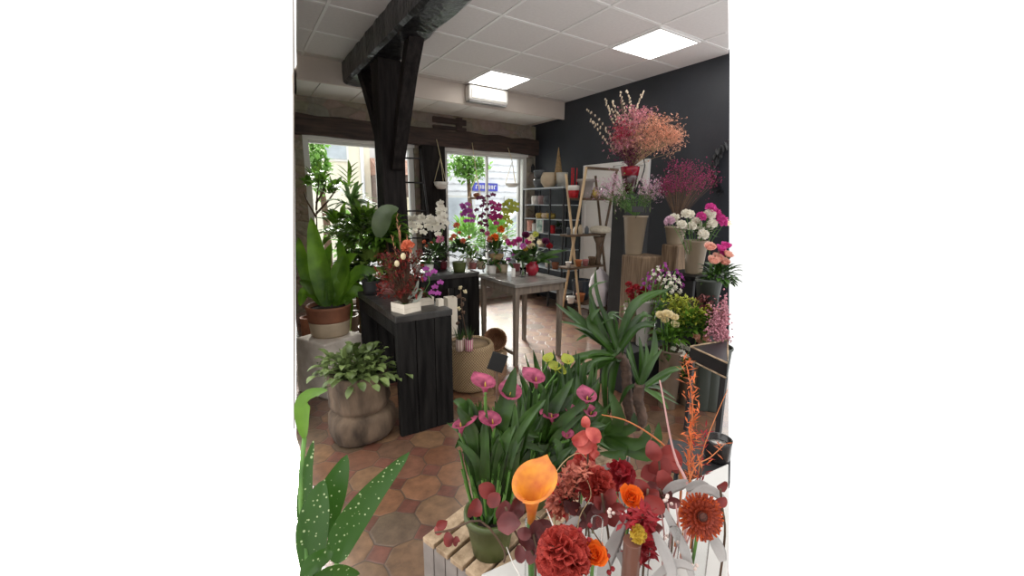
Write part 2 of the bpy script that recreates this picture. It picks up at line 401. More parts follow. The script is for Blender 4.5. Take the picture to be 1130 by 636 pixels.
# =================================================================== THE ROOM
fl = MB().prism([(.074,1.655),(-.9,2.25),(-2,-1.5),(2.4,-1.5),(2.5,.03),(1.525,.69),(1.598,.745),(4.3,2.28),(4.3,5.8),(.568,5.8)], -.06, 0)
struct('floor', fl, floor_mat())
ce = MB().prism([(.16,.27),(4.3,2.606),(4.3,5.09),(.733,5.09)], 3.0, 3.04).prism([(-2.5,-3),(4,-3),(4,-.05),(-2.5,-.05)], 3.0, 3.04)  # second slab: unseen behind the camera, added to keep zenith light out
struct('ceiling', ce, ceiling_m)
GX, GY = 1.984, 3.154
def clipx(y): return max(.457+(y-2.8)*.12, .457+(2.8-y)*.745 if y < 2.8 else 0)
bars = MB()
for i in range(-2, 4):
    x = GX+.6*i
    y0 = max(1.45, 1.64+(x-2.6)*.569 if x > 2.6 else 1.66, 2.8-(x-.457)/.745)
    if x < 4.28: bars.box2((x-.012, y0+.02, 2.994), (x+.012, 5.09, 3.0))
for j in range(-2, 4):
    y = GY+.6*j
    x1 = min(4.3, 2.6+(y-1.64)/.569 if y > 1.66 else 2.6)
    bars.box2((clipx(y)+.02, y-.012, 2.9945), (x1-.02, y+.012, 3.0))
struct('trim_1', bars, bar_m)
struct('trim_2', MB().box2((.80,5.13,2.79),(4.29,6.1,3.04)).hexa([(.717,5.09,2.765),(4.3,5.09,2.765),(4.3,5.12,2.765),(.721,5.12,2.765),(.733,5.09,3),(4.3,5.09,3),(4.3,5.12,3),(.737,5.12,3)]), soffit_m)  # solid box above the soffit is unseen, added to stop sky light leaking in
sb = MB()
xs = [.717]+[.717+.23+.45*k for k in range(8)]
for k in range(8):
    sb.hexa([(xs[k]+(.003 if k else 0),5.12,2.763),(min(4.3,xs[k+1]-.008),5.12,2.763),(min(4.3,xs[k+1]-.008),5.8,2.763),(xs[k]+(.003 if k else .085),5.8,2.763),
             (xs[k]+(.003 if k else 0),5.12,2.785),(min(4.3,xs[k+1]-.008),5.12,2.785),(min(4.3,xs[k+1]-.008),5.8,2.785),(xs[k]+(.003 if k else .085),5.8,2.785)])
struct('trim_3', sb, soffit_b)
# unseen left wall, added edge-on to the view to block side light
def lx(y, z): return .1194*y+.0827*(z-1.5)-.004-.002*y
wl = MB(); ys = [3.0,3.6,4.2,4.8,5.4,6.1]
for i in range(5):
    a, b = ys[i], ys[i+1]
    wl.hexa([(lx(a,0)-.002*a,a,0),(lx(a,0),a,0),(lx(b,0),b,0),(lx(b,0)-.002*b,b,0),(lx(a,3)-.002*a,a,3.04),(lx(a,3),a,3.04),(lx(b,3),b,3.04),(lx(b,3)-.002*b,b,3.04)])
struct('wall_left_blocker', wl, mat('left_blocker_plaster', (.30,.26,.22), .9, .15, 5, .4, 20))
# back wall of rough stone with two window openings
stone = stone_mat('rough_stone_wall', (.20,.145,.10), (.36,.28,.20), 5)
W1 = (.82, 2.22, .25, 2.31); W2 = (2.66, 4.15, .25, 2.31)
bw = MB()
def xe(z, y): return (.568+.075*z)*y/5.8
def wallpiece(z0, z1, x1):
    bw.hexa([(xe(z0,5.8),5.8,z0),(x1,5.8,z0),(x1,6.1,z0),(xe(z0,6.1),6.1,z0),(xe(z1,5.8),5.8,z1),(x1,5.8,z1),(x1,6.1,z1),(xe(z1,6.1),6.1,z1)])
wallpiece(0, .25, 4.3); wallpiece(.25, 2.31, W1[0]); wallpiece(2.31, 2.763, 4.3)
bw.box2((2.22,5.8,.25),(2.66,6.1,2.31)); bw.box2((4.15,5.8,.25),(4.3,6.1,2.31))
struct('wall_back', bw, stone)
struct('wall_right', MB().hexa([(4.3,2.28,0),(4.4,2.33,0),(4.4,6.1,0),(4.3,6.1,0),(4.3,2.597,3.04),(4.4,2.657,3.04),(4.4,6.1,3.04),(4.3,6.1,3.04)]), slate_wall)
# timber over the windows, and the dark timber between them
lt = MB(); n = 14
rows = []
for i in range(n+1):
    x = .745+(4.3-.745)*i/n; w = .012*math.sin(i*1.7); z0, z1, y0 = 2.315+w*.6, 2.545+.012*math.sin(i*2.9+1), 5.72+w
    rows.append([V((x,5.82,z1)), V((x,y0,z1)), V((x,y0-.01,(z0+z1)/2)), V((x,y0,z0)), V((x,5.82,z0)), V((x,5.82,z1))])
lt.sheet(rows); lt.f += [tuple(range(5)), tuple(len(lt.v)-6+k for k in range(5))]
single('lintel_beam', lt, dark_timber, 'long dark brown timber lintel across the stone wall above both windows', 'beam', smooth=False)
single('timber_pillar', MB().box2((2.28,5.66,0),(2.62,5.8,2.31)), post_wood, 'dark brown square timber pillar between the two windows', 'pillar', bevel=.012, smooth=False)
fr = MB()
for a, b in (((2.5,5.77,2.56),(3.02,5.81,2.61)),((2.5,5.77,2.64),(3.02,5.81,2.72)),((2.86,5.76,2.555),(2.95,5.815,2.74))): fr.box2(a, b)
single('wall_timber', fr, dark_timber, 'old dark timber fragment set in the stone above the lintel', 'timber', smooth=False, bevel=.006)

def window(name, x0, x1, z0, z1, mull):
    w = MB(); y0, y1 = 5.83, 5.91; t = .07
    w.box2((x0,y0,z0),(x0+t,y1,z1)); w.box2((x1-t,y0,z0),(x1,y1,z1)); w.box2((x0+t,y0,z1-t),(x1-t,y1,z1)); w.box2((x0+t,y0,z0),(x1-t,y1,z0+t))
    for m in mull: w.box2((m[0],y0+.01,z0+t),(m[1],y1-.01,z1-t))
    f = struct(name, w, frame_paint, bevel=.006)
    struct('glass_pane', MB().box2((x0+t,5.865,z0+t),(x1-t,5.871,z1-t)), pane_m, f)
    s = MB().box2((x0,5.74,z0-.05),(x1,5.9,z0)); struct('window_sill', s, white_paint, f, bevel=.005)
    h = MB().box2((x0,5.79,z1-.035),(x1,5.84,z1+.01)); struct('head_trim', h, white_paint, f)
    return f
window('window_1', W1[0], W1[1], W1[2], W1[3], [(1.70,1.76)])
w2 = window('window_2', W2[0], W2[1], W2[2], W2[3], [(3.40,3.425),(4.0,4.035)])
# door on the slate wall
d = struct('door_1', MB().box2((4.262,3.53,.01),(4.30,4.52,2.0)), white_paint, bevel=.004)
dp = MB()
for y0, y1, z0, z1 in ((3.63,3.99,.25,.95),(4.07,4.42,.25,.95),(3.63,3.99,1.1,1.86),(4.07,4.42,1.1,1.86)): dp.box2((4.255,y0,z0),(4.262,y1,z1))
struct('door_panel', dp, white_paint, d, bevel=.003)
df = MB(); df.box2((4.25,3.46,0),(4.3,3.53,2.065)); df.box2((4.25,4.52,0),(4.3,4.59,2.065)); df.box2((4.25,3.53,2.0),(4.3,4.52,2.065))
struct('door_frame', df, white_paint, d, bevel=.004)
struct('door_handle', MB().tube([(4.262,3.6,1.02),(4.21,3.6,1.02),(4.21,3.71,1.02)], .011, 8), black_metal, d, smooth=True)
struct('baseboard_right', MB().box2((4.285,2.45,0),(4.3,3.45,.09)), slate_wall)

# ceiling lights, air conditioner
lamp_m = mat('lamp_diffuser', (1, .98, .93), .5, 0, 3, emit=7)
for i, j, lb in ((2,-1,'bright square ceiling light panel nearest the slate wall'), (1,2,'bright square ceiling light panel beside the white wall unit')):
    x0, y0 = GX+.6*i, GY+.6*j
    t = thing('ceiling_light', lb, 'ceiling light', (x0+.3, y0+.3, 2.99), 'ceiling light panels')
    f = MB()
    for a, b in (((x0+.012,y0+.012),(x0+.588,y0+.03)),((x0+.012,y0+.57),(x0+.588,y0+.588)),((x0+.012,y0+.03),(x0+.03,y0+.57)),((x0+.57,y0+.03),(x0+.588,y0+.57))):
        f.box2((*a,2.982),(*b,3.0))
    f.build('frame', bar_m, t, smooth=False)
    MB().box2((x0+.03,y0+.03,2.986),(x0+.57,y0+.57,2.994)).build('diffuser', lamp_m, t, smooth=False)
t = thing('air_conditioner', 'white rounded air conditioning unit on the cream ceiling drop', 'air conditioner', (2.93,5.0,2.8))
MB().box2((2.64,4.955,2.80),(3.22,5.085,2.985)).build('body', white_paint, t, smooth=False, bevel=.025)
MB().box2((2.67,4.945,2.825),(3.19,4.957,2.965)).build('front_panel', white_cer, t, smooth=False, bevel=.005)
MB().box2((2.65,4.975,2.787),(3.21,5.07,2.8)).build('vent_slot', mat('grey_vent', (.3,.3,.3), .5), t, smooth=False)

# beam, post and braces
bm_ = MB(); rows = []
for i in range(31):
    y = 5.085-i*(5.085-1.9)/30; w = .004*math.sin(i*1.9)+.002*math.sin(i*4.1)
    x0 = 1.17+w; x1 = 1.45+.007*math.sin(i*1.3); z0 = 2.78+w+.004*math.sin(i*5.3); zl = 2.80+w
    rows.append([V((x0,y,3.0)), V((x0-.004,y,2.9)), V((x0,y,zl)), V((x0+.03,y,z0)), V(((x0+x1)/2,y,z0-.006)), V((x1-.03,y,z0)), V((x1,y,zl)), V((x1,y,2.9)), V((x1,y,3.0)), V((x0,y,3.0))])
bm_.sheet(rows); bm_.f += [tuple(range(9)), tuple(len(bm_.v)-10+k for k in range(9))]
single('ceiling_beam', bm_, black_paint, 'heavy rough black painted beam running along the ceiling', 'beam', smooth=False, at=(1.31,3.5,2.78))
t = thing('timber_post', 'tall black timber post with slanted braces holding up the ceiling beam', 'post', (1.33,4.12,0))
def sqbeam(mb, pts, wx, wy):
    rows = []
    for i, (p, a) in enumerate(pts):
        p = V(p); hx, hy = wx*a/2, wy*a/2
        rows.append([p+V((-hx,-hy,0)), p+V((hx,-hy,0)), p+V((hx,hy,0)), p+V((-hx,hy,0)), p+V((-hx,-hy,0))])
    o = len(mb.v); mb.sheet(rows); mb.f += [(o+3,o+2,o+1,o), (len(mb.v)-5,len(mb.v)-4,len(mb.v)-3,len(mb.v)-2)]
    return mb
sqbeam(MB(), [((1.33,4.11,0),1.0),((1.335,4.11,.7),.98),((1.33,4.115,1.3),1.02),((1.328,4.11,1.7),.97),((1.332,4.11,2.2),1.0),((1.33,4.11,2.785),.98)], .225, .23).build('post', post_wood, t, smooth=False, bevel=.012)
sqbeam(MB(), [((1.345,3.99,1.82),.9),((1.35,3.80,2.2),1),((1.35,3.60,2.55),1),((1.35,3.43,2.79),1.05)], .12, .12).build('front_brace', post_wood, t, smooth=False, bevel=.008)
sqbeam(MB(), [((1.30,4.22,2.1),.9),((1.29,4.36,2.4),1),((1.28,4.50,2.63),1),((1.28,4.62,2.79),1.05)], .12, .13).build('back_brace', post_wood, t, smooth=False, bevel=.008)

# =================================================================== THE STREET OUTSIDE
asphalt = mat('street_asphalt', (.52,.52,.53), .8, .12, 3)
struct('trim_4', MB().prism([(.73,6.12),(8.2,6.12),(24,18),(2.3,18)], -.2, -.1), asphalt)
bld = mat('cream_render', (.80,.75,.62), .8, .06, 2); bld2 = mat('white_render', (.74,.76,.79), .8, .06, 2)
roof_m = mat('brown_roof_tiles', (.36,.21,.16), .8, .25, 9); winm = mat('far_window', (.45,.50,.55), .2, .2, 2)
t = thing('cream_building', 'cream rendered house across the street seen through the left window', 'building', (3.4,13.5,-.1))
MB().box2((2.05,13,-.1),(3.6,15,3.9)).build('wall', bld, t, smooth=False)
MB().tube([(3.36,12.94,0),(3.36,12.94,3.9)], .05, 8).build('drainpipe', bld2, t)
for x in (2.3,):
    f = MB().box2((x,12.95,2.7),(x+.7,13.0,3.6)).build('window', white_paint, t, smooth=False); MB().box2((x+.06,12.93,2.76),(x+.64,12.96,3.54)).build('pane', winm, f, smooth=False)
t = thing('garage', 'low building with a brown tiled roof and pale paling gate behind the post', 'building', (4.4,12.5,-.1))
MB().box2((3.62,12.3,-.1),(5.6,14,2.35)).build('wall', mat('garage_brown', (.2,.15,.13), .8), t, smooth=False)  # wall in one even dark brown
MB().hexa([(3.6,12.1,2.35),(5.7,12.1,2.35),(5.7,14.2,2.35),(3.6,14.2,2.35),(3.6,13,2.85),(5.7,13,2.85),(5.7,13.4,2.85),(3.6,13.4,2.85)]).build('roof', roof_m, t, smooth=False)
g = MB()
for k in range(16): g.box2((3.64+.12*k,12.1,-.05),(3.64+.12*k+.085,12.14,1.72+.04*(k%2)))
g.box2((3.62,12.14,.4),(5.6,12.17,.5)); g.box2((3.62,12.14,1.3),(5.6,12.17,1.4)); g.build('gate', mat('pale_gate', (.72,.66,.5), .8), t, smooth=False)
MB().box2((3.62,13.9,2.35),(5.6,14.5,4.0)).build('rear_wall', bld2, t, smooth=False)
t = thing('white_building', 'long white boarded building across the street seen through the right window', 'building', (8,14,-.1))
MB().box2((5.7,14,-.1),(11.5,16,4.0)).build('wall', bld2, t, smooth=False)
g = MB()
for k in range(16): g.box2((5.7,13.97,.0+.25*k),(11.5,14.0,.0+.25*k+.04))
g.build('board_shade_lines', mat('board_shadow', (.56,.57,.6), .8), t, smooth=False)  # darker strips paint in the shade line between the boards
for x in (6.1, 8.9):
    f = MB().box2((x,13.93,.1),(x+1.5,13.97,1.85)).build('shop_window', frame_paint, t, smooth=False); MB().box2((x+.08,13.91,.2),(x+1.42,13.94,1.77)).build('pane', winm, f, smooth=False)
t = thing('shop_sign', 'blue shop sign board with white lettering across the street', 'sign', (8.05,13.88,2.04))
MB().box2((7.5,13.88,2.03),(8.55,13.96,2.32)).build('board', mat('sign_blue', (.06,.07,.42), .4), t, smooth=False)
g = MB(); x = 7.6
for k in range(7):
    g.box2((x,13.865,2.1),(x+.025,13.88,2.24)); g.box2((x,13.865,2.1 if k%2 else 2.215),(x+.085,13.88,2.125 if k%2 else 2.24)); x += .13
    if k % 3: g.box2((x-.07,13.865,2.1),(x-.045,13.88,2.24))
g.build('lettering', white_paint, t, smooth=False)
def tree(name, label, c, r, n, base, L):
    t = thing(name, label, 'tree', base)
    MB().tube([base, V(base).lerp(V(c), .5)+V((.05,0,0)), c], [.09,.07,.04], 8).build('trunk', stem_br, t)
    f = MB()
    for i in range(n):
        while True:
            q = V((rnd.uniform(-1,1), rnd.uniform(-1,1), rnd.uniform(-1,1)))
            if q.length < 1: break
        q = q*(.55+.45*rnd.random()); p = V(c)+V((q.x*r[0], q.y*r[1], q.z*r[2]))
        f.leaf(p, (rnd.uniform(-1,1), rnd.uniform(-1,1), rnd.uniform(-.6,.8)), L, L*.55, .4, .1, 2)
    f.build('crown', mat('leaf_street', (.18,.36,.07), .5, .3, 6, trans=.3), t)
tree('street_tree', 'bright green street tree outside the right window', (5.25,10,2.5), (.65,.5,.5), 700, (5.3,10.0,-.1), .17)
tree('street_tree', 'pale green street tree at the far left of the left window', (1.62,9.6,2.3), (.24,.5,.75), 420, (1.66,9.6,-.1), .17)
for x, y, lb in ((1.75,7.6,'low pale green shrub in the street at the left of the left window'),(4.1,7.8,'low pale green shrub in the street behind the orchids'),(5.0,8.2,'low pale green shrub in the street at the right of the right window')):
    t = thing('street_shrub', lb, 'shrub', (x,y,-.1)); MB().tube([(x,y,-.1),(x,y,.5)], .03, 6).build('stem', stem_br, t)
    bush(MB(), (x,y,.75), (.32 if x < 2 else .55,.4,.6), 240, .2, .09).build('foliage', MATS['leaf_street'], t)
t = thing('parked_car', 'pale parked car outside the right window', 'car', (6.4,9.6,-.1))
cb = MB(); prof = [(-2.0,.25),(-2.05,.7),(-1.8,.9),(-1.1,.98),(-.55,1.4),(.75,1.42),(1.4,1.0),(2.0,.9),(2.1,.55),(2.05,.25)]
cb.add([(6.9+x,y,z+.0-.1) for y in (9.4,11.0) for x, z in prof], [tuple(range(9,-1,-1)), tuple(range(10,20))]+[(i,(i+1)%10,10+(i+1)%10,10+i) for i in range(10)])
cb.build('body', mat('car_silver', (.55,.57,.6), .25, .05, 2), t, smooth=False, bevel=.05)
MB().add([(6.9+x,9.39,z-.1) for x, z in ((-1.0,1.0),(-.5,1.34),(.7,1.36),(1.25,1.02))], [(0,1,2,3)]).add([(6.9+x,9.37,z-.1) for x, z in ((-1.0,1.0),(-.5,1.34),(.7,1.36),(1.25,1.02))], [(3,2,1,0)]).build('side_window', winm, t, smooth=False)
for x in (-1.25,1.3): MB().lathe([(.0,-.1),(.3,-.1),(.32,0),(.3,.1),(0,.1)], (6.9+x,9.45,.22), 16, axis_rot((0,1,0))).build('wheel', black_m, t)

# =================================================================== FURNITURE
def console(label, x0, x1, y0, y1, h, along, legw=.05):
    t = thing('console_table', label, 'table', ((x0+x1)/2,(y0+y1)/2,0))
    MB().box2((x0,y0,h-.045),(x1,y1,h)).build('tabletop', black_top, t, smooth=False, bevel=.006)
    for k in (0, 1):
        if along == 'y': q = x0+.012 if k == 0 else x1-.037; a = MB().box2((q,y0+.03,h-.145),(q+.025,y1-.03,h-.045))
        else: q = y0+.012 if k == 0 else y1-.037; a = MB().box2((x0+.03,q,h-.145),(x1-.03,q+.025,h-.045))
        a.build('apron', black_wood, t, smooth=False, bevel=.003)
    for e in (0, 1):
        m = MB(); k = 3
        for i in range(k):
            if along == 'y':
                w = (x1-x0-.01)/k; q = (y0+.002, y0+legw) if e == 0 else (y1-legw, y1-.002)
                m.box2((x0+.005+w*i+.002,q[0],.0),(x0+.005+w*(i+1)-.002,q[1],h-.045))
            else:
                w = (y1-y0-.01)/k; q = (x0+.002, x0+legw) if e == 0 else (x1-legw, x1-.002)
                m.box2((q[0],y0+.005+w*i+.002,0),(q[1],y0+.005+w*(i+1)-.002,h-.045))
        m.build('leg_panel', black_wood, t, smooth=False, bevel=.004)
    return t
console('black stained plank console table nearest, holding the white flower boxes', .79, 1.18, 2.49, 3.42, .82, 'y')
console('black stained plank console table behind, holding the orchids and olive pot', 1.47, 2.12, 3.80, 4.28, .82, 'x', .14)
t = thing('side_table', 'weathered grey wooden table carrying the red glass vase', 'table', (2.39,3.44,0))
MB().box2((2.09,3.09,.765),(2.70,3.79,.80)).build('tabletop', grey_top, t, smooth=False, bevel=.006)
for a, b in (((2.14,3.12,.69),(2.66,3.14,.765)),((2.14,3.74,.69),(2.66,3.76,.765)),((2.115,3.14,.69),(2.135,3.74,.765)),((2.655,3.14,.69),(2.675,3.74,.765))):
    MB().box2(a, b).build('apron', grey_wood, t, smooth=False, bevel=.002)
for x in (2.11, 2.635):
    for y in (3.115, 3.72):
        MB().hexa([(x+.006,y+.006,0),(x+.042,y+.006,0),(x+.042,y+.042,0),(x+.006,y+.042,0),(x,y,.765),(x+.048,y,.765),(x+.048,y+.048,.765),(x,y+.048,.765)]).build('leg', grey_wood, t, smooth=False)
MB().box2((2.118,3.16,.10),(2.15,3.72,.135)).build('stretcher', grey_wood, t, smooth=False)

# tall metal rack against the slate wall
rk = thing('shelf_rack', 'tall black metal shelf rack with glass shelves in the far corner', 'shelf rack', (4.05,5.05,0))
RX0, RX1, RY0, RY1 = 3.88, 4.22, 4.56, 5.55
RZ = [.25, .58, .88, 1.10, 1.31, 1.52, 1.745]
for x in (RX0, RX1-.02):
    for y in (RY0, 4.86, RY1-.02): MB().box2((x,y,0),(x+.02,y+.02,1.745)).build('upright', black_metal, rk, smooth=False)
gl_shelf = mat('frosted_shelf', (.42,.47,.50), .2, .05, 3)
for z in RZ[:-1]:
    MB().box2((RX0+.02,RY0+.005,z-.012),(RX1-.02,RY1-.005,z)).build('shelf', gl_shelf, rk, smooth=False)
MB().box2((RX0-.005,RY0-.005,1.745),(RX1+.005,RY1+.005,1.765)).build('top_shelf', gl_shelf, rk, smooth=False)

# pole shelf: two crossed ends and dark boards
ps = thing('pole_shelf', 'pale wooden shelf of crossed poles with dark boards in front of the white door', 'shelf', (3.85,4.03,0))
PX0, PX1, PYn, PYf = 3.60, 4.12, 3.83, 4.24
for x in (PX0, PX1):
    MB().tube([(x,PYn,1.96),(x,PYf-.02,0)], .0165, 8).build('pole', bamboo if x == PX0 else shelf_wd, ps)
    MB().tube([(x+.035,PYf,1.90),(x+.035,PYn+.02,0)], .0165, 8).build('pole', bamboo if x == PX0 else shelf_wd, ps)
MB().box2((PX0,PYn-.012,1.935),(PX1+.02,PYn+.012,1.965)).build('top_bar', shelf_wd, ps, smooth=False)
PZ = [1.60, 1.15, .74, .28]
for z, w in zip(PZ, (.11,.05,.06,.15)):
    MB().box2((PX0+(.055 if w > .08 else -.13),4.035-w-.05,z-.025),(PX1-.025,4.035+w+.05,z)).build('board', shelf_wd, ps, smooth=False, bevel=.003)

# stone block, log planter, wood block, plinths on the right
pd = MB(); u = V((.9,.43,0)); v = V((-.43,.9,0)); c0 = V((.497,3.32,0))
def pp(a, b, z, j=.01): return c0+u*a+v*b+V((rnd.uniform(-j,j), rnd.uniform(-j,j), z))
pd.hexa([pp(0,0,0),pp(.36,0,0),pp(.36,.36,0),pp(-.02,.36,0),pp(.01,.01,.45,.004),pp(.37,0,.45,.004),pp(.36,.36,.45,.004),pp(0,.36,.45,.004)])
single('stone_pedestal', pd, stone_ped, 'pale rough stone block under the big terracotta and cream pot', 'pedestal', smooth=False, bevel=.015)
t = thing('log_planter', 'rough brown two tiered log planter holding the leafy green plant', 'planter', (.60,2.70,0))
def jit(a, z): return .035*math.sin(3*a+(2 if z < .2 else 0))+.02*math.sin(5*a+1)+.012*math.sin(19*a+z*14)+.01*math.sin(31*a-z*9)+.012*math.sin(60*z+2*a)
lg = MB()
prof = [(.17,0),(.195,.012),(.21,.05),(.214,.10),(.208,.15),(.196,.175),(.175,.188),(.166,.197),(.172,.205),(.186,.213),(.190,.24),(.188,.28),(.190,.32),(.187,.36),(.190,.40),(.187,.43),(.178,.44)]
lg.lathe(prof+[(.15,.435),(.14,.36)], (.60,2.70,0), 72, jit=jit)
lg.build('log', log_m, t)
MB().lathe([(0,.40),(.15,.40)], (.60,2.70,0), 20).build('soil', soil, t)
single('wood_block', MB().hexa([(3.20,2.60,0),(3.50,2.56,0),(3.54,2.84,0),(3.24,2.88,0),(3.19,2.60,1.03),(3.50,2.56,1.03),(3.54,2.84,1.03),(3.23,2.88,1.03)]), block_wood, 'tall brown timber block carrying the tan bucket of pink sprays', 'block', smooth=False, bevel=.012)
single('display_plinth', MB().box2((3.40,3.02,0),(3.79,3.2,1.63)), black_m, 'tall slim black plinth under the dark red glass vase', 'plinth', smooth=False, bevel=.006)
# =================================================================== FLOWER HEADS (unit size, facing +Z)
def petal_mb(L, W, cup=.3, tip=.9, n=4, wav=0, base=.25):
    """petal growing along +X from the origin, curling up"""
    rows = []
    for i in range(n+1):
        t = i/n; w = W*(base*(1-t)+math.sin(PI*min(1, t*tip+.06))**.7)*.5
        x = L*t; z = cup*L*t*t; q = wav*math.sin(i*2.1)
        rows.append([V((x,-w,z+w*.25+q)), V((x,0,z)), V((x,w,z+w*.25-q))])
    return MB().sheet(rows)
def ring(mb, pm, n, r0, tilt, z=0, sc=1, ph=0, jit=.1):
    for k in range(n):
        a = 2*PI*k/n+ph+rnd.uniform(-jit, jit)
        rot = rotz(a) @ Matrix.Rotation(-tilt+rnd.uniform(-jit, jit), 3, 'Y')
        mb.merge(pm, rot, V((math.cos(a)*r0, math.sin(a)*r0, z)), sc*(1+rnd.uniform(-jit, jit)))
    return mb
def m_ruffle(n=70):
    mb = MB()
    for i in range(n):
        t = (i+.5)/n; th = math.acos(1-t*1.1)           # over the dome
        a = i*2.39996
        d = V((math.sin(th)*math.cos(a), math.sin(th)*math.sin(a), math.cos(th)))
        pm = petal_mb(.52, .55, rnd.uniform(-.2,.3), .75, 5, .055)
        rot = axis_rot(d) @ rotz(rnd.uniform(0, 6.28)) @ Matrix.Rotation(-1.25, 3, 'Y')
        mb.merge(pm, rot, d*.5-V((0,0,.1)))
    mb.ell((0,0,.08), (.5,.5,.42), None, 10, 6)
    return mb
def m_gerbera():
    mb = MB()
    for k, (n, r, tl, L, z) in enumerate(((26,.3,.0,.68,0),(24,.27,.18,.64,.05),(22,.24,.38,.52,.09),(20,.18,.6,.36,.13),(18,.12,.85,.24,.16))):
        ring(mb, petal_mb(L, .135, .05, .8, 4), n, r, tl, z, 1, k*.13, .06)
    return mb
def m_rose(layers=5):
    mb = MB()
    for k in range(layers):
        t = k/(layers-1)
        ring(mb, petal_mb(.5+.42*t, .62+.25*t, .35, .72, 4, .02), 3+k, .05+.07*k, 1.42-.95*t, .12-.1*t, 1, k*.8, .1)
    return mb
def m_daisy(n=9):
    return ring(MB(), petal_mb(.85, .42, .1, .85, 3), n, .14, .15)
def m_orchid():
    mb = MB()
    for a, W, L in ((PI/2,.5,.9),(PI/2+2.2,.45,.9),(PI/2-2.2,.45,.9)): mb.merge(petal_mb(L, W, .05, .9, 4), rotz(a))
    for a in (.12, PI-.12): mb.merge(petal_mb(.95, .8, .12, .88, 4), rotz(a), V((0,0,.05)))
    mb.merge(petal_mb(.4, .3, 1.0, .9, 3), rotz(-PI/2), V((0,0,.08)))
    return mb
def m_calla(n=22, m=10, tube=1.15, rise=.42, flare=.75):
    """spathe: tube along +Z, lip flaring; back of the flower to -Y (tall, pointed), mouth opening to +Y"""
    rows = []
    for i in range(m+1):
        s = i/m; row = []
        for k in range(n+1):
            a = 2*PI*k/n                                  # 0 at front (+Y)
            back = .5-.5*math.cos(a)
            r = .12+.2*s+(flare*s**4)*(.6+.4*back)
            z = tube*min(1,s*1.05)+(rise*back**1.3-.1)*s**3-.22*(s**6)*(1-back)
            lap = .06*(k/n-.5)*s
            row.append(V((math.sin(a)*(r+lap), math.cos(a)*(r+lap)*(.85+.1*s)-(.12*back*s**4), z)))
        rows.append(row)
    tip = rows[-1][n//2]; tip += V((0,-.22,.12))
    mb = MB().sheet(rows); mb.v[-(n+1)+n//2] = tip
    for dk in (-1, 1): mb.v[-(n+1)+n//2+dk] += V((0,-.07,.05))
    return mb
def m_cluster(n, r=.2, R=1.0, hemi=True):
    mb = MB()
    for i in range(n):
        th = rnd.uniform(0, 6.28); z = rnd.uniform(0 if hemi else -1, 1); q = math.sqrt(max(0, 1-z*z))
        mb.ell(V((q*math.cos(th), q*math.sin(th), z))*R*rnd.uniform(.6, 1), r*rnd.uniform(.7, 1.2), None, 6, 4)
    return mb
HEADS = {'ruffle': m_ruffle, 'ruffle_small': lambda: m_ruffle(34), 'gerbera': m_gerbera, 'rose': m_rose, 'daisy': m_daisy, 'orchid': m_orchid, 'calla': m_calla, 'cluster': lambda: m_cluster(14, .3, .75), 'florets': lambda: ring(ring(MB(), petal_mb(.8,.6,.2,.85,2), 5, .05, .3), petal_mb(.5,.5,.3,.8,2), 5, .03, .8)}
HM = {}
def head(kind, m):
    k = (kind, m.name)
    if k not in HM: HM[k] = HEADS[kind]().mesh(kind+'_'+m.name, m)
    return HM[k]
def ground_pot(name, label, cat, c, r, h, m, soil_at=.88, taper=.78, rim=.0, group=None, pot_name='pot'):
    """a plant thing with a pot and soil, c = centre of the pot's foot"""
    c = V(c); t = thing(name, label, cat, c, group)
    MB().lathe([(r*taper,0),(r*(taper+.4*(1-taper)),h*.4),(r*.985,h*(1-rim) if rim else h*.97),(r*(1.06 if rim else 1),h*(1-rim)),(r*(1.06 if rim else 1),h),(r*.9,h),(r*.86,h*soil_at)], c, 24).build(pot_name, m, t)
    MB().lathe([(0,h*soil_at+.004),(r*.88,h*soil_at)], c, 16).build('soil', soil, t)
    return t
def fol(t, mb, m, name='foliage'): return mb.build(name, m, t)
def rosette(mb, c, n, L, W, el=(.3,1.2), droop=.8, **k):
    for i in range(n):
        a = i*2.4+rnd.uniform(-.2,.2); e = rnd.uniform(*el)
        mb.leaf(V(c)+V((rnd.uniform(-.01,.01),rnd.uniform(-.01,.01),0)), (math.cos(a)*math.cos(e), math.sin(a)*math.cos(e), math.sin(e)), L*rnd.uniform(.7,1.1), W*rnd.uniform(.8,1.1), droop*rnd.uniform(.6,1.3), **k)
    return mb
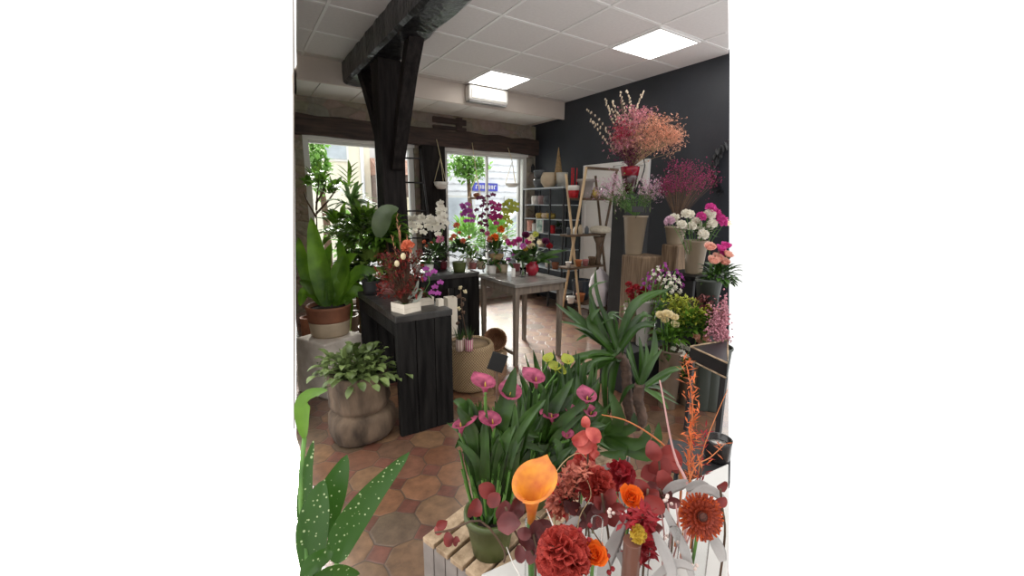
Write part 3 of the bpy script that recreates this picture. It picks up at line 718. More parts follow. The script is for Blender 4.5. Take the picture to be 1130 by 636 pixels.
# =================================================================== PLANTS ON THE LEFT
# bird's nest fern on the stone block
t = thing('birds_nest_fern', 'bright green broad leaved fern in a terracotta and cream pot on the stone block', 'potted plant', (.60,3.60,.45))
pc = V((.60,3.60,.45))
MB().lathe([(.135,0),(.150,.02),(.158,.11),(.162,.125)], pc, 28).build('pot_base', cream_cer, t)
MB().lathe([(.163,.125),(.166,.14),(.170,.22),(.176,.235),(.176,.25),(.16,.25),(.155,.22)], pc, 28).build('pot_rim', terra, t)
MB().lathe([(0,.225),(.16,.22)], pc, 20).build('soil', soil, t)
mb = MB(); D = DEP(pc)
for pts, w in (([(362,340),(352,295),(343,240)],27),([(356,338),(338,300),(329,262)],20),([(372,338),(381,300),(374,262)],24),([(368,338),(392,305),(404,300),(420,304)],20),
               ([(360,338),(367,310),(380,306),(392,316)],18),([(372,336),(392,322),(402,330)],18),([(366,336),(360,300),(366,268)],24),([(362,336),(338,322),(331,338)],16),([(368,336),(384,330),(388,352)],15),
               ([(366,334),(376,296),(394,280)],22),([(360,336),(345,318),(330,310)],16),([(364,334),(385,318),(404,318)],16)):
    dd = [rnd.uniform(-.06,.08) for _ in pts]; dd[0] = 0; k = rnd.uniform(-.12,.12)
    mb.leafp([AT(*p, D+k*i/len(pts)+q*.5) for i, (p, q) in enumerate(zip(pts, dd))], SZ(w*.78, D), up=-fwd+V((rnd.uniform(-.7,.7),0,.3)), fold=.16, shape=.85, wave=.04, n=14, base=.35)
fol(t, mb, leaf_fern)
# big plants between the fern and the window, each in a pot on the floor
def floor_plant(name, label, x, y, pr_, ph, pm, stem_pts=None, srad=.015):
    t = ground_pot(name, label, 'potted plant', (x,y,0), pr_, ph, pm)
    if stem_pts:
        for sp in stem_pts: MB().tube(sp, [srad*(1-.5*i/(len(sp)-1)) for i in range(len(sp))], 6).build('stem', stem_br, t)
    return t
# small tree by the window
b = AT(350,262,4.9); t = floor_plant('rubber_plant', 'small branching tree with dark leaves in front of the left window', b.x, b.y, .15, .3, terra,
    [[(b.x,b.y,.25), b, AT(349,232,4.9)], [AT(349,232,4.9), AT(350,215,4.9), AT(352,200,4.85)], [AT(349,240,4.9), AT(340,224,4.95), AT(335,212,5)], [AT(349,236,4.9), AT(362,222,4.85), AT(372,208,4.8)], [AT(349,224,4.9), AT(356,213,4.85), AT(360,200,4.9)]], .013)
mb = MB()
for px, py, r, n in ((345,196,.10,15),(341,206,.08,9),(353,204,.12,20),(369,207,.12,18),(362,214,.10,14),(380,206,.08,10),(355,190,.06,6)): bush(mb, AT(px,py,4.9), (r,r,r*.7), n, .12, .06)
fol(t, mb, leaf_mid)
b = AT(388,228,4.75); t = floor_plant('dracaena', 'tall plant with pale strappy leaves against the left window', b.x, b.y, .14, .3, brown_pot, [[(b.x,b.y,.25),(b.x,b.y,1.0),b]], .022)
mb = MB()
for k in range(34):
    a = rnd.uniform(-.4,PI+.4); q = AT(388+rnd.uniform(16,36)*math.cos(a), 222-rnd.uniform(12,34)*math.sin(a)+6, 4.75+rnd.uniform(-.3,.25))
    mb.leafp([b+V((0,0,rnd.uniform(-.03,.08))), b.lerp(q,.55)+V((0,0,.05)), q], rnd.uniform(.04,.07), fold=.12, n=7)
fol(t, mb, leaf_blue)
mb = MB(); b2 = AT(385,206,4.72)
for k in range(9): mb.leaf(b2+V((0,0,.025*k-.04)), rgt*((-1)**k*.8)+V((0,0,.85)), .17, .04, .2)
mb.leafp([b2,AT(386,190,4.72),AT(384,176,4.72)], .05); mb.build('young_leaves', leaf_lime, t)
# large mixed leafy plants
def leafy(name, label, centre, d, r, n, L, W, m, pot=brown_pot, **k):
    c = AT(*centre, d); t = floor_plant(name, label, c.x, c.y, .13, .28, pot, [[(c.x,c.y,.22),(c.x+.02,c.y,.6),c]], .02)
    fol(t, bush(MB(), c, r, n, L, W, **k), m); return t, c
t, c = leafy('schefflera', 'dense plant with narrow drooping green leaves beside the black post', (404,262), 4.15, (.25,.2,.30), 290, .16, .05, leaf_mid, droop=1.0)
fol(t, bush(MB(), c+V((0,-.05,.02)), (.2,.16,.28), 60, .14, .04, droop=1.0), leaf_lime, 'young_leaves')
leafy('pothos', 'bushy light green plant behind the broad leaved fern', (376,260), 4.55, (.18,.18,.26), 95, .17, .075, leaf_fern, droop=.9)
t, c = leafy('philodendron', 'dark leafed plant with one big rounded pale leaf before the post', (427,264), 3.85, (.17,.14,.24), 210, .13, .065, leaf_mid, droop=1.0)
mb = MB(); mb.leafp([AT(418,262,3.68),AT(420,248,3.62),AT(427,234,3.60),AT(440,230,3.64)], .16, up=-fwd+V((.3,0,.3)), fold=.1, n=12, base=.6); mb.build('big_leaf', mat('leaf_pale', (.10,.14,.07), .35, .25, 6), t)
leafy('weeping_fig', 'fine leaved green plant low behind the first black table', (394,308), 3.9, (.20,.16,.28), 300, .10, .04, leaf_dark, droop=1.0)
t, c = leafy('snake_plant', 'plant with upright lime yellow leaves beside the stone block', (383,372), 3.95, (.02,.02,.02), 2, .08, .04, leaf_fern, pot=black_m)
mb = MB()
for a, b_ in (((383,368),(380,325)),((385,368),(389,330)),((381,368),(376,340))): mb.leafp([AT(*a,3.9), AT((a[0]+b_[0])/2-2,(a[1]+b_[1])/2,3.86), AT(*b_,3.9)], .055, up=-fwd, n=7)
mb.build('lime_leaf', leaf_lime, t)
leafy('calathea', 'low plant with pale wavy leaves at the far edge of the first black table', (410,294), 3.9, (.24,.14,.10), 60, .19, .075, mat('leaf_pale_lime', (.17,.25,.05), .42, .35, 6, trans=.25), droop=1.0)
# leafy plant in the log
t = thing('spinach_leaf_plant', 'leafy green plant growing in the brown log planter', 'potted plant', (.60,2.70,.405))
mb = MB()
for i in range(200):
    a = rnd.uniform(0,6.28); e = rnd.uniform(.0,1.45); q = rnd.uniform(0,.11)
    b = V((.60+q*math.cos(a), 2.70+q*math.sin(a), .41)); L = rnd.uniform(.07,.20)*(1.15-.35*math.sin(e)); d = V((math.cos(a)*math.cos(e), math.sin(a)*math.cos(e), math.sin(e)))
    p1 = b+d*L
    mb.tube([b, b.lerp(p1,.5)+V((0,0,.01)), p1], .002, 4, False); mb.leaf(p1, d+V((rnd.uniform(-.5,.5),rnd.uniform(-.5,.5),-.1)), rnd.uniform(.06,.095), rnd.uniform(.04,.055), .9, .12, 5)
fol(t, mb, mat('leaf_olive', (.10,.15,.04), .4, .4, 9, trans=.2, col2=(.2,.27,.09)))
c = AT(368,393,3.6); 
t = ground_pot('flower_pot', 'small ochre pot half hidden between stone block and black table', 'pot', (c.x+.1,c.y+.12,0), .07, c.z+.06, mat('ochre_pot', (.5,.3,.1), .6))
c = AT(332,362,4.1)
t = ground_pot('flower_pot', 'small terracotta pot behind the stone block at the left edge', 'pot', (c.x+.07,c.y,0), .075, c.z+.10, terra)

# =================================================================== ON THE FIRST BLACK TABLE
TZ = .82
t = ground_pot('flower_pot', 'square black pot with white blooms at the far end of the first black table', 'potted plant', (.86,3.25,TZ), .075, .11, black_m)
mb = MB(); rosette(mb, (.86,3.25,TZ+.1), 10, .1, .04); fol(t, mb, leaf_dark)
for k in range(5): put(head('florets', P_white), 'flower', t, AT(409+4*k, 306-2*(k%3), 3.3), axis_rot(-fwd+V((.3*k-.6,0,.4))), .018)
t = ground_pot('flower_pot', 'dusky pink pot behind the red dried flowers on the first black table', 'potted plant', (.97,3.22,TZ), .07, .10, mat('dusky_pot', (.28,.10,.10), .6))
fol(t, rosette(MB(), (.97,3.22,TZ+.09), 14, .12, .045), leaf_dark)
# white wooden box with dried red arrangement
def plank_box(name, label, c, w, dpt, h, rz, m, cat='box'):
    t = thing(name, label, cat, c); R = rotz(rz); c = V(c); th = .009
    def side(a, s): return MB().box(c+R@V(a), s, R)
    mb = MB()
    for sy in (-1, 1):
        for k in range(2): mb.box(c+R@V((0,sy*(dpt/2-th/2),h*(.25+.5*k))), (w,th,h*.48), R)
    for sx in (-1, 1):
        for k in range(2): mb.box(c+R@V((sx*(w/2-th/2),0,h*(.25+.5*k))), (th,dpt-2*th,h*.48), R)
    mb.build('box_sides', m, t, smooth=False)
    MB().box(c+V((0,0,.006)), (w-2*th,dpt-2*th,.012), R).build('box_bottom', m, t, smooth=False)
    return t
BX = plank_box('flower_box', 'white wooden box in front holding the red dried arrangement', (.90,2.60,TZ), .135, .135, .062, .32, white_box)
D = DEP((.90,2.60,TZ+.1))
t = thing('dried_arrangement', 'arrangement of dark red dried flowers and grasses standing in the white box', 'flowers', (.90,2.60,TZ+.014))
MB().ell((.90,2.60,TZ+.034), (.05,.05,.02)).build('moss', leaf_dark, t)
root = V((.90,2.60,TZ+.04))
mb = MB(); m2 = MB(); m3 = MB()
for i in range(170):
    px = rnd.gauss(441,13); py = rnd.uniform(278,326)
    px = min(max(px,416),466); q = AT(px, py, D+rnd.uniform(-.09,.09))
    mb.tube([root, root.lerp(q,.6)+V((0,0,.02)), q], .0015, 4, False)
    for k in range(5): m2.leaf(q+V((rnd.uniform(-.012,.012),rnd.uniform(-.012,.012),rnd.uniform(-.03,.01))), (rnd.uniform(-1,1),rnd.uniform(-1,1),rnd.uniform(-.3,1)), rnd.uniform(.025,.05), .015, .4, .1, 2)
for px, py in ((438,240),(441,252),(450,262),(433,263),(428,282),(455,270)):
    q = AT(px,py,D+rnd.uniform(-.05,.05)); mb.tube([root, root.lerp(q,.5), q], .002, 4, False)
    for k in range(12): m3.leaf(q.lerp(root,k*.025), (rnd.uniform(-.5,.5),rnd.uniform(-.5,.5),1), .03, .008, 0, .1, 2)
mb.build('stems', stem_br, t); m2.build('red_blooms', petal('dried_red', (.13,.010,.010), .5, (.28,.03,.02)), t); m3.build('grass_plumes', petal('plume', (.50,.24,.13), .3), t)
for px, py, s in ((445,283,.022),(438,291,.021)): MB().ell(AT(px,py,D-.1), (s*.8,s*.8,s)).build('white_bud', P_cream, t)
put(head('ruffle_small', P_salmon), 'orange_bloom', t, AT(450,272,D-.06), axis_rot(-fwd+V((0,0,.5))), .045)
mb = MB()
for a, b_ in (((450,330),(462,308)),((455,334),(466,318))): mb.leafp([AT(*a,D-.04), AT((a[0]+b_[0])/2+3,(a[1]+b_[1])/2+2,D-.04), AT(*b_,D-.05)], .026, up=-fwd, fold=.3, n=6)
mb.build('grey_leaf', mat('leaf_grey', (.22,.24,.2), .6), t)
BL = plank_box('flower_box', 'long low white wooden box beside the first, with the purple orchid', (1.05,2.72,TZ), .155, .09, .055, .0, white_box)
t = thing('purple_orchid', 'small orchid with vivid purple flowers in the long white box', 'potted plant', (1.05,2.72,TZ+.013))
MB().box((1.05,2.72,TZ+.034), (.12,.06,.04)).build('soil', soil, t, smooth=False)
fol(t, rosette(MB(), (1.05,2.72,TZ+.05), 12, .14, .04, (.5,1.3)), leaf_dark); D2 = DEP((1.05,2.72,.95))
MB().tube([(1.05,2.72,TZ+.05), AT(474,312,D2), AT(472,296,D2)], .003, 5).build('stem', stem_m, t)
for px, py in ((470,297),(473,303),(468,308),(480,317),(476,323),(483,324),(486,312),(479,300)): put(head('orchid', P_orchid), 'flower', t, AT(px,py,D2-.04+rnd.uniform(-.03,.03)), axis_rot(-fwd+V((rnd.uniform(-.5,.5),0,rnd.uniform(-.2,.5)))), .026)
t = plank_box('white_box', 'tiny white box at the right corner of the first black table', (1.145,2.62,TZ), .04, .04, .05, .1, white_box)

# =================================================================== BASKET AND POTS BEHIND THE TABLE
wick = stripe_mat('woven_seagrass', (.16,.10,.05), (.40,.28,.15), 60, 'weave')
bc = V((1.56,2.98,0)); t = thing('storage_basket', 'large woven straw basket standing on the floor behind the first black table', 'basket', bc)
prof = [(.16,0),(.19,.02)]
for k in range(16): prof += [(.195+.012*math.sin(PI*k/16)+.004*(k%2), .03+.022*k)]
MB().lathe(prof+[(.185,.385),(.17,.38),(.165,.365)], bc, 32).build('weave', wick, t)
MB().lathe([(0,.372),(.165,.37)], bc, 24).build('woven_lid', wick, t)
pk = stripe_mat('pink_striped_pot', (.62,.50,.44), (.42,.06,.16), 11); pw = stripe_mat('pale_striped_pot', (.66,.58,.50), (.45,.28,.24), 9)
for px, mt, lb, gcol in ((507.5,pw,'pale striped pot of grassy shoots on the straw basket, left one','mid'),(517.5,pk,'pink and white striped pot of grassy shoots on the straw basket, right one','mid')):
    c = AT(px,387,z=.375); t = ground_pot('striped_pot', lb, 'potted plant', c, .034, .095, mt, taper=.92, group='striped pots on the basket')
    mb = MB()
    for i in range(34):
        a = rnd.uniform(0,6.28); q = rnd.uniform(0,.024); mb.leaf(c+V((q*math.cos(a),q*math.sin(a),.08)), (.35*math.cos(a),.35*math.sin(a),1), rnd.uniform(.05,.13), .007, .15, .1, 3)
    fol(t, mb, leaf_dark)
t = thing('cotton_stem', 'stem of brown seed heads and cream tufts rising from the straw basket', 'dried flower', V((1.60,3.10,.375)))
b = t.location.copy(); D = DEP(b)
MB().tube([b, AT(510,345,D), AT(508,317,D)], .004, 5).build('stem', stem_br, t)
for i, (px, py) in enumerate(((508,318),(506,327),(512,330),(506,341),(511,345),(507,351),(513,322),(510,336),(505,357))):
    mb = MB(); cl = m_cluster(9, .4, .7, False); mb.merge(cl, None, AT(px,py,D-.02), .022); mb.build('seed_head', stem_br if i % 3 else P_cream, t)
t = plank_box('white_box', 'tall pale wooden box behind the seed head stem, before the second black table', V((AT(497,330,y=3.35).x,3.35,0)), .09, .09, AT(497,327,y=3.35).z, .0, white_box)
# brown wicker pot lying on its side
t = thing('wicker_pot', 'brown woven pot tipped on its side below the grey table', 'basket', (2.0,3.28,.11))
wk2 = stripe_mat('brown_weave', (.13,.06,.03), (.34,.17,.085), 40, 'weave'); ax = axis_rot((-.55,-.72,.42))
MB().lathe([(.05,-.12),(.075,-.115),(.098,-.02),(.11,.07),(.113,.085),(.10,.085),(.09,.0),(.065,-.105),(0,-.105)], (2.0,3.28,.235), 26, ax).build('body', wk2, t)
MB().tube([V((2.0,3.28,.235))+ax@V((.1*math.cos(a),.1*math.sin(a),.085+.05*math.sin((a-.9)*PI/1.0))) for a in (.9,1.1,1.3,1.5,1.7,1.9)], .006, 6).build('handle', crate_w, t)
single('storage_box', MB().box2((1.90,3.2,0),(2.08,3.42,.135)), crate_w, 'low pale wooden box under the tipped brown pot', 'box', smooth=False, bevel=.006)
sc = AT(549,400,2.2); t = thing('slate_sign', 'small blank black slate sign tilted on a stake beside the pink callas', 'sign', (sc.x,sc.y,0))
MB().box(sc, (.085,.006,.10), rotz(-.5)@Matrix.Rotation(.35,3,'Y')).build('slate', chalk, t, smooth=False, bevel=.002)
MB().tube([(sc.x,sc.y+.012,0),(sc.x,sc.y+.006,sc.z+.03)], .005, 6).build('stake', stem_br, t)
# =================================================================== ORCHIDS AND POTS ON THE SECOND BLACK TABLE
BZ = .82
def orchid(label, c, pot_m, spikes, m, fs, z, leafm=None, r=.05, h=.09, nl=5, group=None):
    """spikes: lists of pixels from the pot upward to where blossoms sit"""
    t = ground_pot('moth_orchid', label, 'potted plant', c, r, h, pot_m, group=group); c = V(c)
    fol(t, rosette(MB(), c+V((0,0,h)), nl, .2, .06, (.3,.9), 1.2), leafm or leaf_dark)
    D = DEP(c)
    for sp, bl in spikes:
        MB().tube(curve([c+V((0,0,h))]+[AT(*p, D) for p in sp], 12), .0035, 5).build('stem', stem_m, t)
        for p in bl: put(head('orchid', m), 'flower', t, AT(p[0]+rnd.uniform(-1,1), p[1]+rnd.uniform(-1,1), D-.05+rnd.uniform(-.05,.05)), axis_rot(-fwd+V((rnd.uniform(-.6,.6),rnd.uniform(-.3,.3),rnd.uniform(-.2,.5))), rnd.uniform(-.3,.3)), fs*1.12*rnd.uniform(.85,1.15))
    return t
orchid('white orchid with a long arching spray before the dark post', (1.56,4.14,BZ), white_cer, [([(452,262),(450,246),(462,240),(478,246),(483,258)], [(442,244),(446,247),(450,241),(454,246),(458,240),(462,245),(466,240),(470,244),(474,241),(477,247),(480,244),(482,252),(484,258),(444,252),(456,250),(463,250),(471,250),(440,250),(448,256),(458,255),(467,256),(475,253),(480,248),(453,242),(465,242),(474,246)])], P_white, .042, BZ)
orchid('white orchid with an upright spray between the pillar and the right window', (1.64,4.0,BZ), white_cer, [([(487,262),(488,240),(488,226)], [(486,228),(490,231),(485,236),(489,239),(487,244),(484,232),(491,246),(487,225),(491,238),(484,242),(489,250)])], P_white, .04, BZ)
t = ground_pot('begonia', 'orange flowered plant in the olive green pot on the second black table', 'potted plant', AT(507,300,z=BZ), .075, .105, olive_pot)
c = AT(507,300,z=BZ); D = DEP(c)
mb = MB(); bush(mb, AT(508,275,D), (.10,.09,.08), 90, .08, .05, .7); fol(t, mb, leaf_dark)
for px, py, s in ((504,249,.035),(501,261,.03),(511,266,.03),(498,264,.022),(518,262,.018),(507,257,.02)): put(head('ruffle_small', P_salmon), 'flower', t, AT(px,py,D-.09), axis_rot(-fwd+V((0,0,.6))), s)
MB().tube([AT(506,272,D),AT(504,252,D-.08)], .003, 5).build('stem', stem_m, t)
def flowering(label, px, py, z, d_off, r, h, pm, fl_m, kind, fs, pts, leafm=leaf_dark, n=45, lw=.04, br=.08, cz=None, name='flowering_plant'):
    c = AT(px,py,z=z); t = ground_pot(name, label, 'potted plant', c, r, h, pm); D = DEP(c)
    fol(t, bush(MB(), c+V((0,0,h+(cz or br*.6))), (br,br,br*.9), n, lw*2.2, lw, .7), leafm)
    for q in pts: put(head(kind, fl_m), 'flower', t, AT(q[0],q[1],D-br*.9), axis_rot(-fwd+V((rnd.uniform(-.4,.4),0,.5))), fs*rnd.uniform(.85,1.15))
    return t
flowering('leafy plant in a dark red pot just left of the olive pot', 489, 297, BZ, 0, .05, .085, mat('dark_red_pot', (.16,.02,.03), .4), P_salmon, 'ruffle_small', .018, ((476,268),(471,272),(468,267)), br=.12)
flowering('dark leaved plant with a pink bloom left of the olive pot', 481, 298, BZ, 0, .06, .09, black_m, P_pink, 'daisy', .035, ((485,261),(487,264),(484,266)), br=.14, n=70)
flowering('small leafy plant in a dusty pink pot right of the olive pot', 522, 297, BZ, 0, .045, .07, mat('dusty_pink_pot', (.33,.12,.11), .6), P_white, 'daisy', .016, ((518,276),(526,278),(523,272)), leaf_mid, br=.09)
orchid('purple orchid rising left of the dark spotted orchid', AT(519,293,z=BZ), white_cer, [([(518,268),(517,240),(515,228)], [(512,229),(516,233),(511,237),(519,238),(521,243),(514,243),(517,226),(511,226),(513,233),(518,233),(521,238)])], P_orchid, .038, BZ)
orchid('dark wine coloured orchid with tall spotted sprays in a pale pot', AT(531,297,z=BZ), cream_cer, [([(531,268),(532,236),(536,216)], [(534,222),(531,228),(537,231),(533,236),(536,243),(531,246),(538,217),(532,218),(535,226),(530,239),(537,249),(533,254),(536,259)]), ([(536,262),(539,240),(545,222)], [(540,226),(544,216),(540,237),(529,218),(525,232)])], P_plum, .03, BZ)
# =================================================================== ON THE GREY TABLE
GZ = .80
orchid('deep magenta orchid beside the yellow green orchid', (2.22,3.72,GZ), white_cer, [([(551,262),(548,240),(546,228)], [(545,229),(550,231),(544,236),(549,238),(546,242),(551,226),(543,225),(547,232),(551,240),(543,241),(548,246)])], P_mag, .038, GZ)
orchid('yellow green orchid at the back of the grey table', (2.37,3.73,GZ), cream_cer, [([(560,262),(560,240),(566,226)], [(556,231),(562,228),(566,224),(558,236),(563,234),(559,241),(568,230),(561,223),(570,225),(557,226),(565,231),(555,240),(561,246),(557,250)])], P_ygreen, .038, GZ)
c = AT(548,300,z=GZ)
single('wood_slice', MB().lathe([(.085,0),(.09,.004),(.09,.024),(.085,.028)], c, 24), block_wood, 'round dark wood slice under the wrapped posy on the grey table', 'wood slice', at=c)
kraft = mat('kraft_paper', (.45,.29,.14), .75, .2, 10, .4, 25)
cz = c+V((0,0,.028)); t = thing('wrapped_posy', 'posy of orange flowers wrapped in brown paper on the wood slice', 'bouquet', cz); D = DEP(cz)
MB().lathe([(.035,0),(.028,.06),(.05,.11),(.085,.16),(.08,.155),(.045,.11)], cz, 18, jit=lambda a,z: .14*math.sin(5*a+1)*(z/.16)).build('paper_wrap', kraft, t)
fol(t, bush(MB(), cz+V((0,0,.2)), (.13,.09,.08), 60, .10, .05, .6), leaf_dark)
for px, py, s, m in ((553,253,.042,P_orange),(546,262,.045,P_orange),(541,264,.035,P_salmon),(538,258,.03,P_pink),(557,262,.03,P_cream),(560,266,.028,P_hot)): put(head('ruffle_small', m), 'bloom', t, AT(px,py,D-.08), axis_rot(-fwd+V((0,0,.5))), s)
# cut posy in red vase
c = AT(587,304,z=GZ); D = DEP(c)
t = thing('red_vase', 'ribbed red glass vase with a round belly on the grey table', 'vase', c)
MB().lathe([(.032,0),(.04,.004),(.062,.04),(.070,.075),(.062,.105),(.046,.125),(.044,.135),(.054,.15),(.050,.149),(.040,.133),(.042,.123),(.057,.1),(.064,.075),(.056,.04),(.03,.01)], c, 36, jit=lambda a,z: .03*math.cos(12*a)*(1 if z < .12 else .2)).build('vase_body', glass_red, t)
t = thing('mixed_bouquet', 'loose mixed bouquet of pink, yellow and dark red flowers in the red vase', 'bouquet', c+V((0,0,.10)))
mb = MB(); r0 = c+V((0,0,.11))
for px, py, w in ((571,276,.07),(577,284,.06),(610,280,.06),(621,276,.05),(627,276,.04),(600,290,.06),(608,291,.06),(564,284,.06),(618,284,.05),(592,286,.06),(582,290,.05),(570,290,.06)):
    q = AT(px,py,D+rnd.uniform(-.1,.08)); mb.leafp([r0, r0.lerp(q,.5)+V((0,0,.03)), q], w, up=-fwd+V((0,0,1)), n=7)
fol(t, bush(mb, c+V((0,0,.19)), (.13,.10,.07), 60, .09, .05, .6), leaf_dark)
for px, py, s, m, k in ((580,261,.04,P_plum,'rose'),(586,263,.05,P_cream,'daisy'),(591,259,.04,P_ygreen,'daisy'),(583,268,.035,P_hot,'rose'),(577,272,.04,P_orchid,'daisy'),(568,268,.04,P_hot,'ruffle_small'),(586,273,.04,P_cream,'rose'),
                         (602,268,.04,P_plum,'rose'),(606,273,.035,P_crimson,'rose'),(573,266,.035,P_hot,'rose'),(595,268,.03,P_cream,'daisy'),(580,276,.03,P_yellow,'rose'),(562,270,.03,P_hot,'rose')):
    q = AT(px,py,D-.07); put(head(k, m), 'bloom', t, q, axis_rot(-fwd+V((0,0,.6))), s)
t = thing('drinking_glass', 'clear glass tumbler of stems left of the red vase', 'glass', AT(577,306,z=GZ)); c = t.location.copy()
MB().lathe([(.026,0),(.03,.10),(.028,.10),(.024,.006)], c, 20).build('glass_body', glass_clear, t)
t2 = thing('cut_stems', 'green cut stems with dark leaves standing in the clear tumbler', 'flowers', c+V((0,0,.012))); mb = MB()
for k in range(6): mb.tube([c+V((.012*math.cos(k),.012*math.sin(k),.012)), c+V((-.018*math.cos(k),-.018*math.sin(k),.15))], .0025, 5)
mb.build('stems', stem_m, t2); fol(t2, bush(MB(), c+V((0,0,.17)), (.06,.05,.04), 22, .07, .035), leaf_dark)
c = AT(566.5,306,z=GZ); single('candle', MB().lathe([(.018,0),(.02,.003),(.02,.085),(.017,.088)], c, 18), white_cer, 'plain white pillar candle at the front corner of the grey table', 'candle', at=c)
c = AT(536,301,z=GZ); single('glass_jar', MB().lathe([(.03,0),(.035,.01),(.035,.07),(.028,.085),(.03,.09),(.026,.088),(.03,.068),(.03,.012)], c, 18), glass_clear, 'small clear glass jar at the left end of the grey table', 'jar', at=c)
t = flowering('dark potted plant with pink flowers behind the clear tumbler', 570, 299, GZ, 0, .045, .08, mat('plum_pot', (.25,.06,.07), .5), P_orchid, 'daisy', .03, ((567,282),(561,287)), br=.08)

# hanging dishes by the right window
def hanging(label, px, pyb, top, r, h, m, cat='hanging pot', bowl=True):
    c = AT(px,pyb,y=5.58); t = thing('hanging_planter', label, cat, c)
    if bowl: MB().lathe([(0,0),(r*.5,.005),(r*.85,h*.5),(r,h),(r*.94,h),(r*.8,h*.5),(r*.45,.02),(0,.018)], c, 24).build('bowl', m, t)
    else: MB().lathe([(0,0),(r*.9,.0),(r,.012),(r,.03),(r*.95,.03),(0,.02)], c, 24).build('dish', m, t)
    k = c+V((0,0,h+.33)); mb = MB()
    for a in (.4, 2.5, 4.6): mb.tube([c+V((r*.95*math.cos(a),r*.95*math.sin(a),h*.95 if bowl else .03)), k], .004, 5)
    mb.tube([k, V((k.x,5.70,top))], .005, 5); mb.build('cord', P_cream, t); return t, c
hanging('white hanging bowl beside the dark pillar', 487, 209, 2.4, .105, .10, white_cer)
t, c = hanging('round wooden hanging dish in the middle of the right window', 526, 220, 2.4, .12, .03, crate_w, bowl=False)
hanging('pale hanging dish at the right side of the right window', 565, 207, 2.38, .11, .06, white_cer)
single('moss_ball', MB().ell(c+V((0,0,.062)), (.055,.055,.036)), terra, 'small brown ball of moss lying on the wooden hanging dish', 'moss ball', at=c+V((0,0,.026)))
# black plant ladder by the first window
t = thing('trellis', 'tall black metal trellis with bars leaning between the post and the pillar', 'trellis', (2.12,5.55,0))
MB().tube([(2.02,5.6,0),(2.0,5.72,2.25)], .012, 6).build('rail', black_metal, t); MB().tube([(2.40,5.5,0),(2.23,5.62,2.25)], .014, 6).build('rail', black_metal, t)
for z in (.7,1.05,1.42,1.80,2.12): MB().tube([(2.01,5.6+.053*z,z),(2.40-.0755*z,5.5+.053*z,z)], .012, 6).build('bar', black_metal, t)
# wall lantern
c = AT(588,186,y=5.72); t = thing('lantern', 'small dark metal lantern hanging at the right edge of the right window', 'lantern', c)
MB().lathe([(.03,-.06),(.035,-.05),(.035,.03),(.012,.06),(.004,.08)], c, 6).build('lantern_body', black_metal, t, smooth=False)
MB().tube([c+V((0,0,.08)), c+V((0,0,.16)), c+V((0,.08,.17))], .004, 5).build('hook', black_metal, t)

# =================================================================== THINGS ON THE METAL RACK
def rk_at(px, x=3.97): return x
def rp(px, k, x=3.96):
    """spot on shelf k (0 low .. 6 top) of the rack that shows at pixel column px"""
    z = 1.765 if k == 6 else RZ[k]
    y = AT(px, 240, x=x).y
    return V((x, y, z))
def jar(name, label, cat, c, prof, m, group=None): return single(name, MB().lathe(prof, c, 20), m, label, cat, group, at=c)
gb = mat('grey_blue_ceramic', (.085,.095,.105), .5, .15, 6)
bowlp = lambda r, h: [(r*.55,0),(r*.9,h*.35),(r,h*.8),(r*.96,h),(r*.86,h),(r*.88,h*.8),(r*.5,.01)]
c = rp(595,6); jar('bowl', 'dark grey blue bowl at the bottom of its pair on the metal rack', 'bowl', c, bowlp(.10,.13), gb)
jar('bowl', 'dark grey blue bowl stacked on top of another on the metal rack', 'bowl', c+V((0,0,.13)), bowlp(.10,.13), gb)
c = rp(605,6,3.94); jar('planter', 'wide cream faceted pot on top of the metal rack', 'pot', c, [(.07,0),(.12,.07),(.125,.13),(.095,.21),(.085,.21),(.11,.13),(.07,.02)], cream_cer)
c = rp(614.5,6,4.02); t = thing('cone_tree', 'slim golden brown cone tree ornament on top of the metal rack', 'ornament', c)
MB().lathe([(.03,0),(.03,.01),(.006,.012),(.006,.1)], c, 12).build('stand', shelf_wd, t); MB().lathe([(.0,.09),(.075,.1),(.05,.25),(.025,.42),(.004,.56)], c, 18, jit=lambda a,z: .1*math.sin(40*z+3*a)).build('cone', mat('gold_brown', (.25,.16,.07), .6, .3, 30, .8, 60), t)
c = rp(619,6,3.99); jar('planter', 'pale pot right of the cone tree on top of the metal rack', 'pot', c, [(.06,0),(.08,.1),(.085,.2),(.075,.2),(.07,.02)], mat('pale_pot', (.42,.40,.36), .5))
c = rp(590,5); jar('jar', 'pale jar on the second shelf of the metal rack, left one', 'jar', c, [(.05,0),(.055,.1),(.045,.13),(.02,.135)], white_cer)
c = rp(597,5); jar('jar', 'small reddish grey jar on the second shelf of the metal rack', 'jar', c, [(.05,0),(.055,.1),(.045,.13),(.02,.135)], mat('rose_grey', (.30,.20,.20), .5))
c = rp(603,5); jar('jar', 'dark grey jar on the second shelf of the metal rack', 'jar', c, [(.05,0),(.055,.09),(.045,.12),(.02,.125)], gb)
gold = mat('gold_bauble', (.42,.30,.08), .3, .2, 8, metal=.6)
pump = lambda a, z: .08*math.cos(8*a)
for px, lb, mm in ((596,'dark gold ribbed ball ornament on the third shelf of the metal rack, left one',gold),(602.5,'pale ribbed ball ornament on the third shelf of the metal rack, middle one',cream_cer),(608,'gold ribbed ball ornament on the third shelf of the metal rack, right one',gold)):
    c = rp(px,4); t = thing('pumpkin_ornament', lb, 'ornament', c)
    MB().lathe([(.01,.004),(.05,.0),(.07,.045),(.055,.085),(.01,.08)], c, 32, jit=pump).build('ball', mm, t); MB().tube([c+V((0,0,.078)), c+V((.01,0,.115))], .008, 6).build('stalk', shelf_wd, t)
def cyl(r, h): return [(r*.95,0),(r,.006),(r,h-.006),(r*.95,h)]
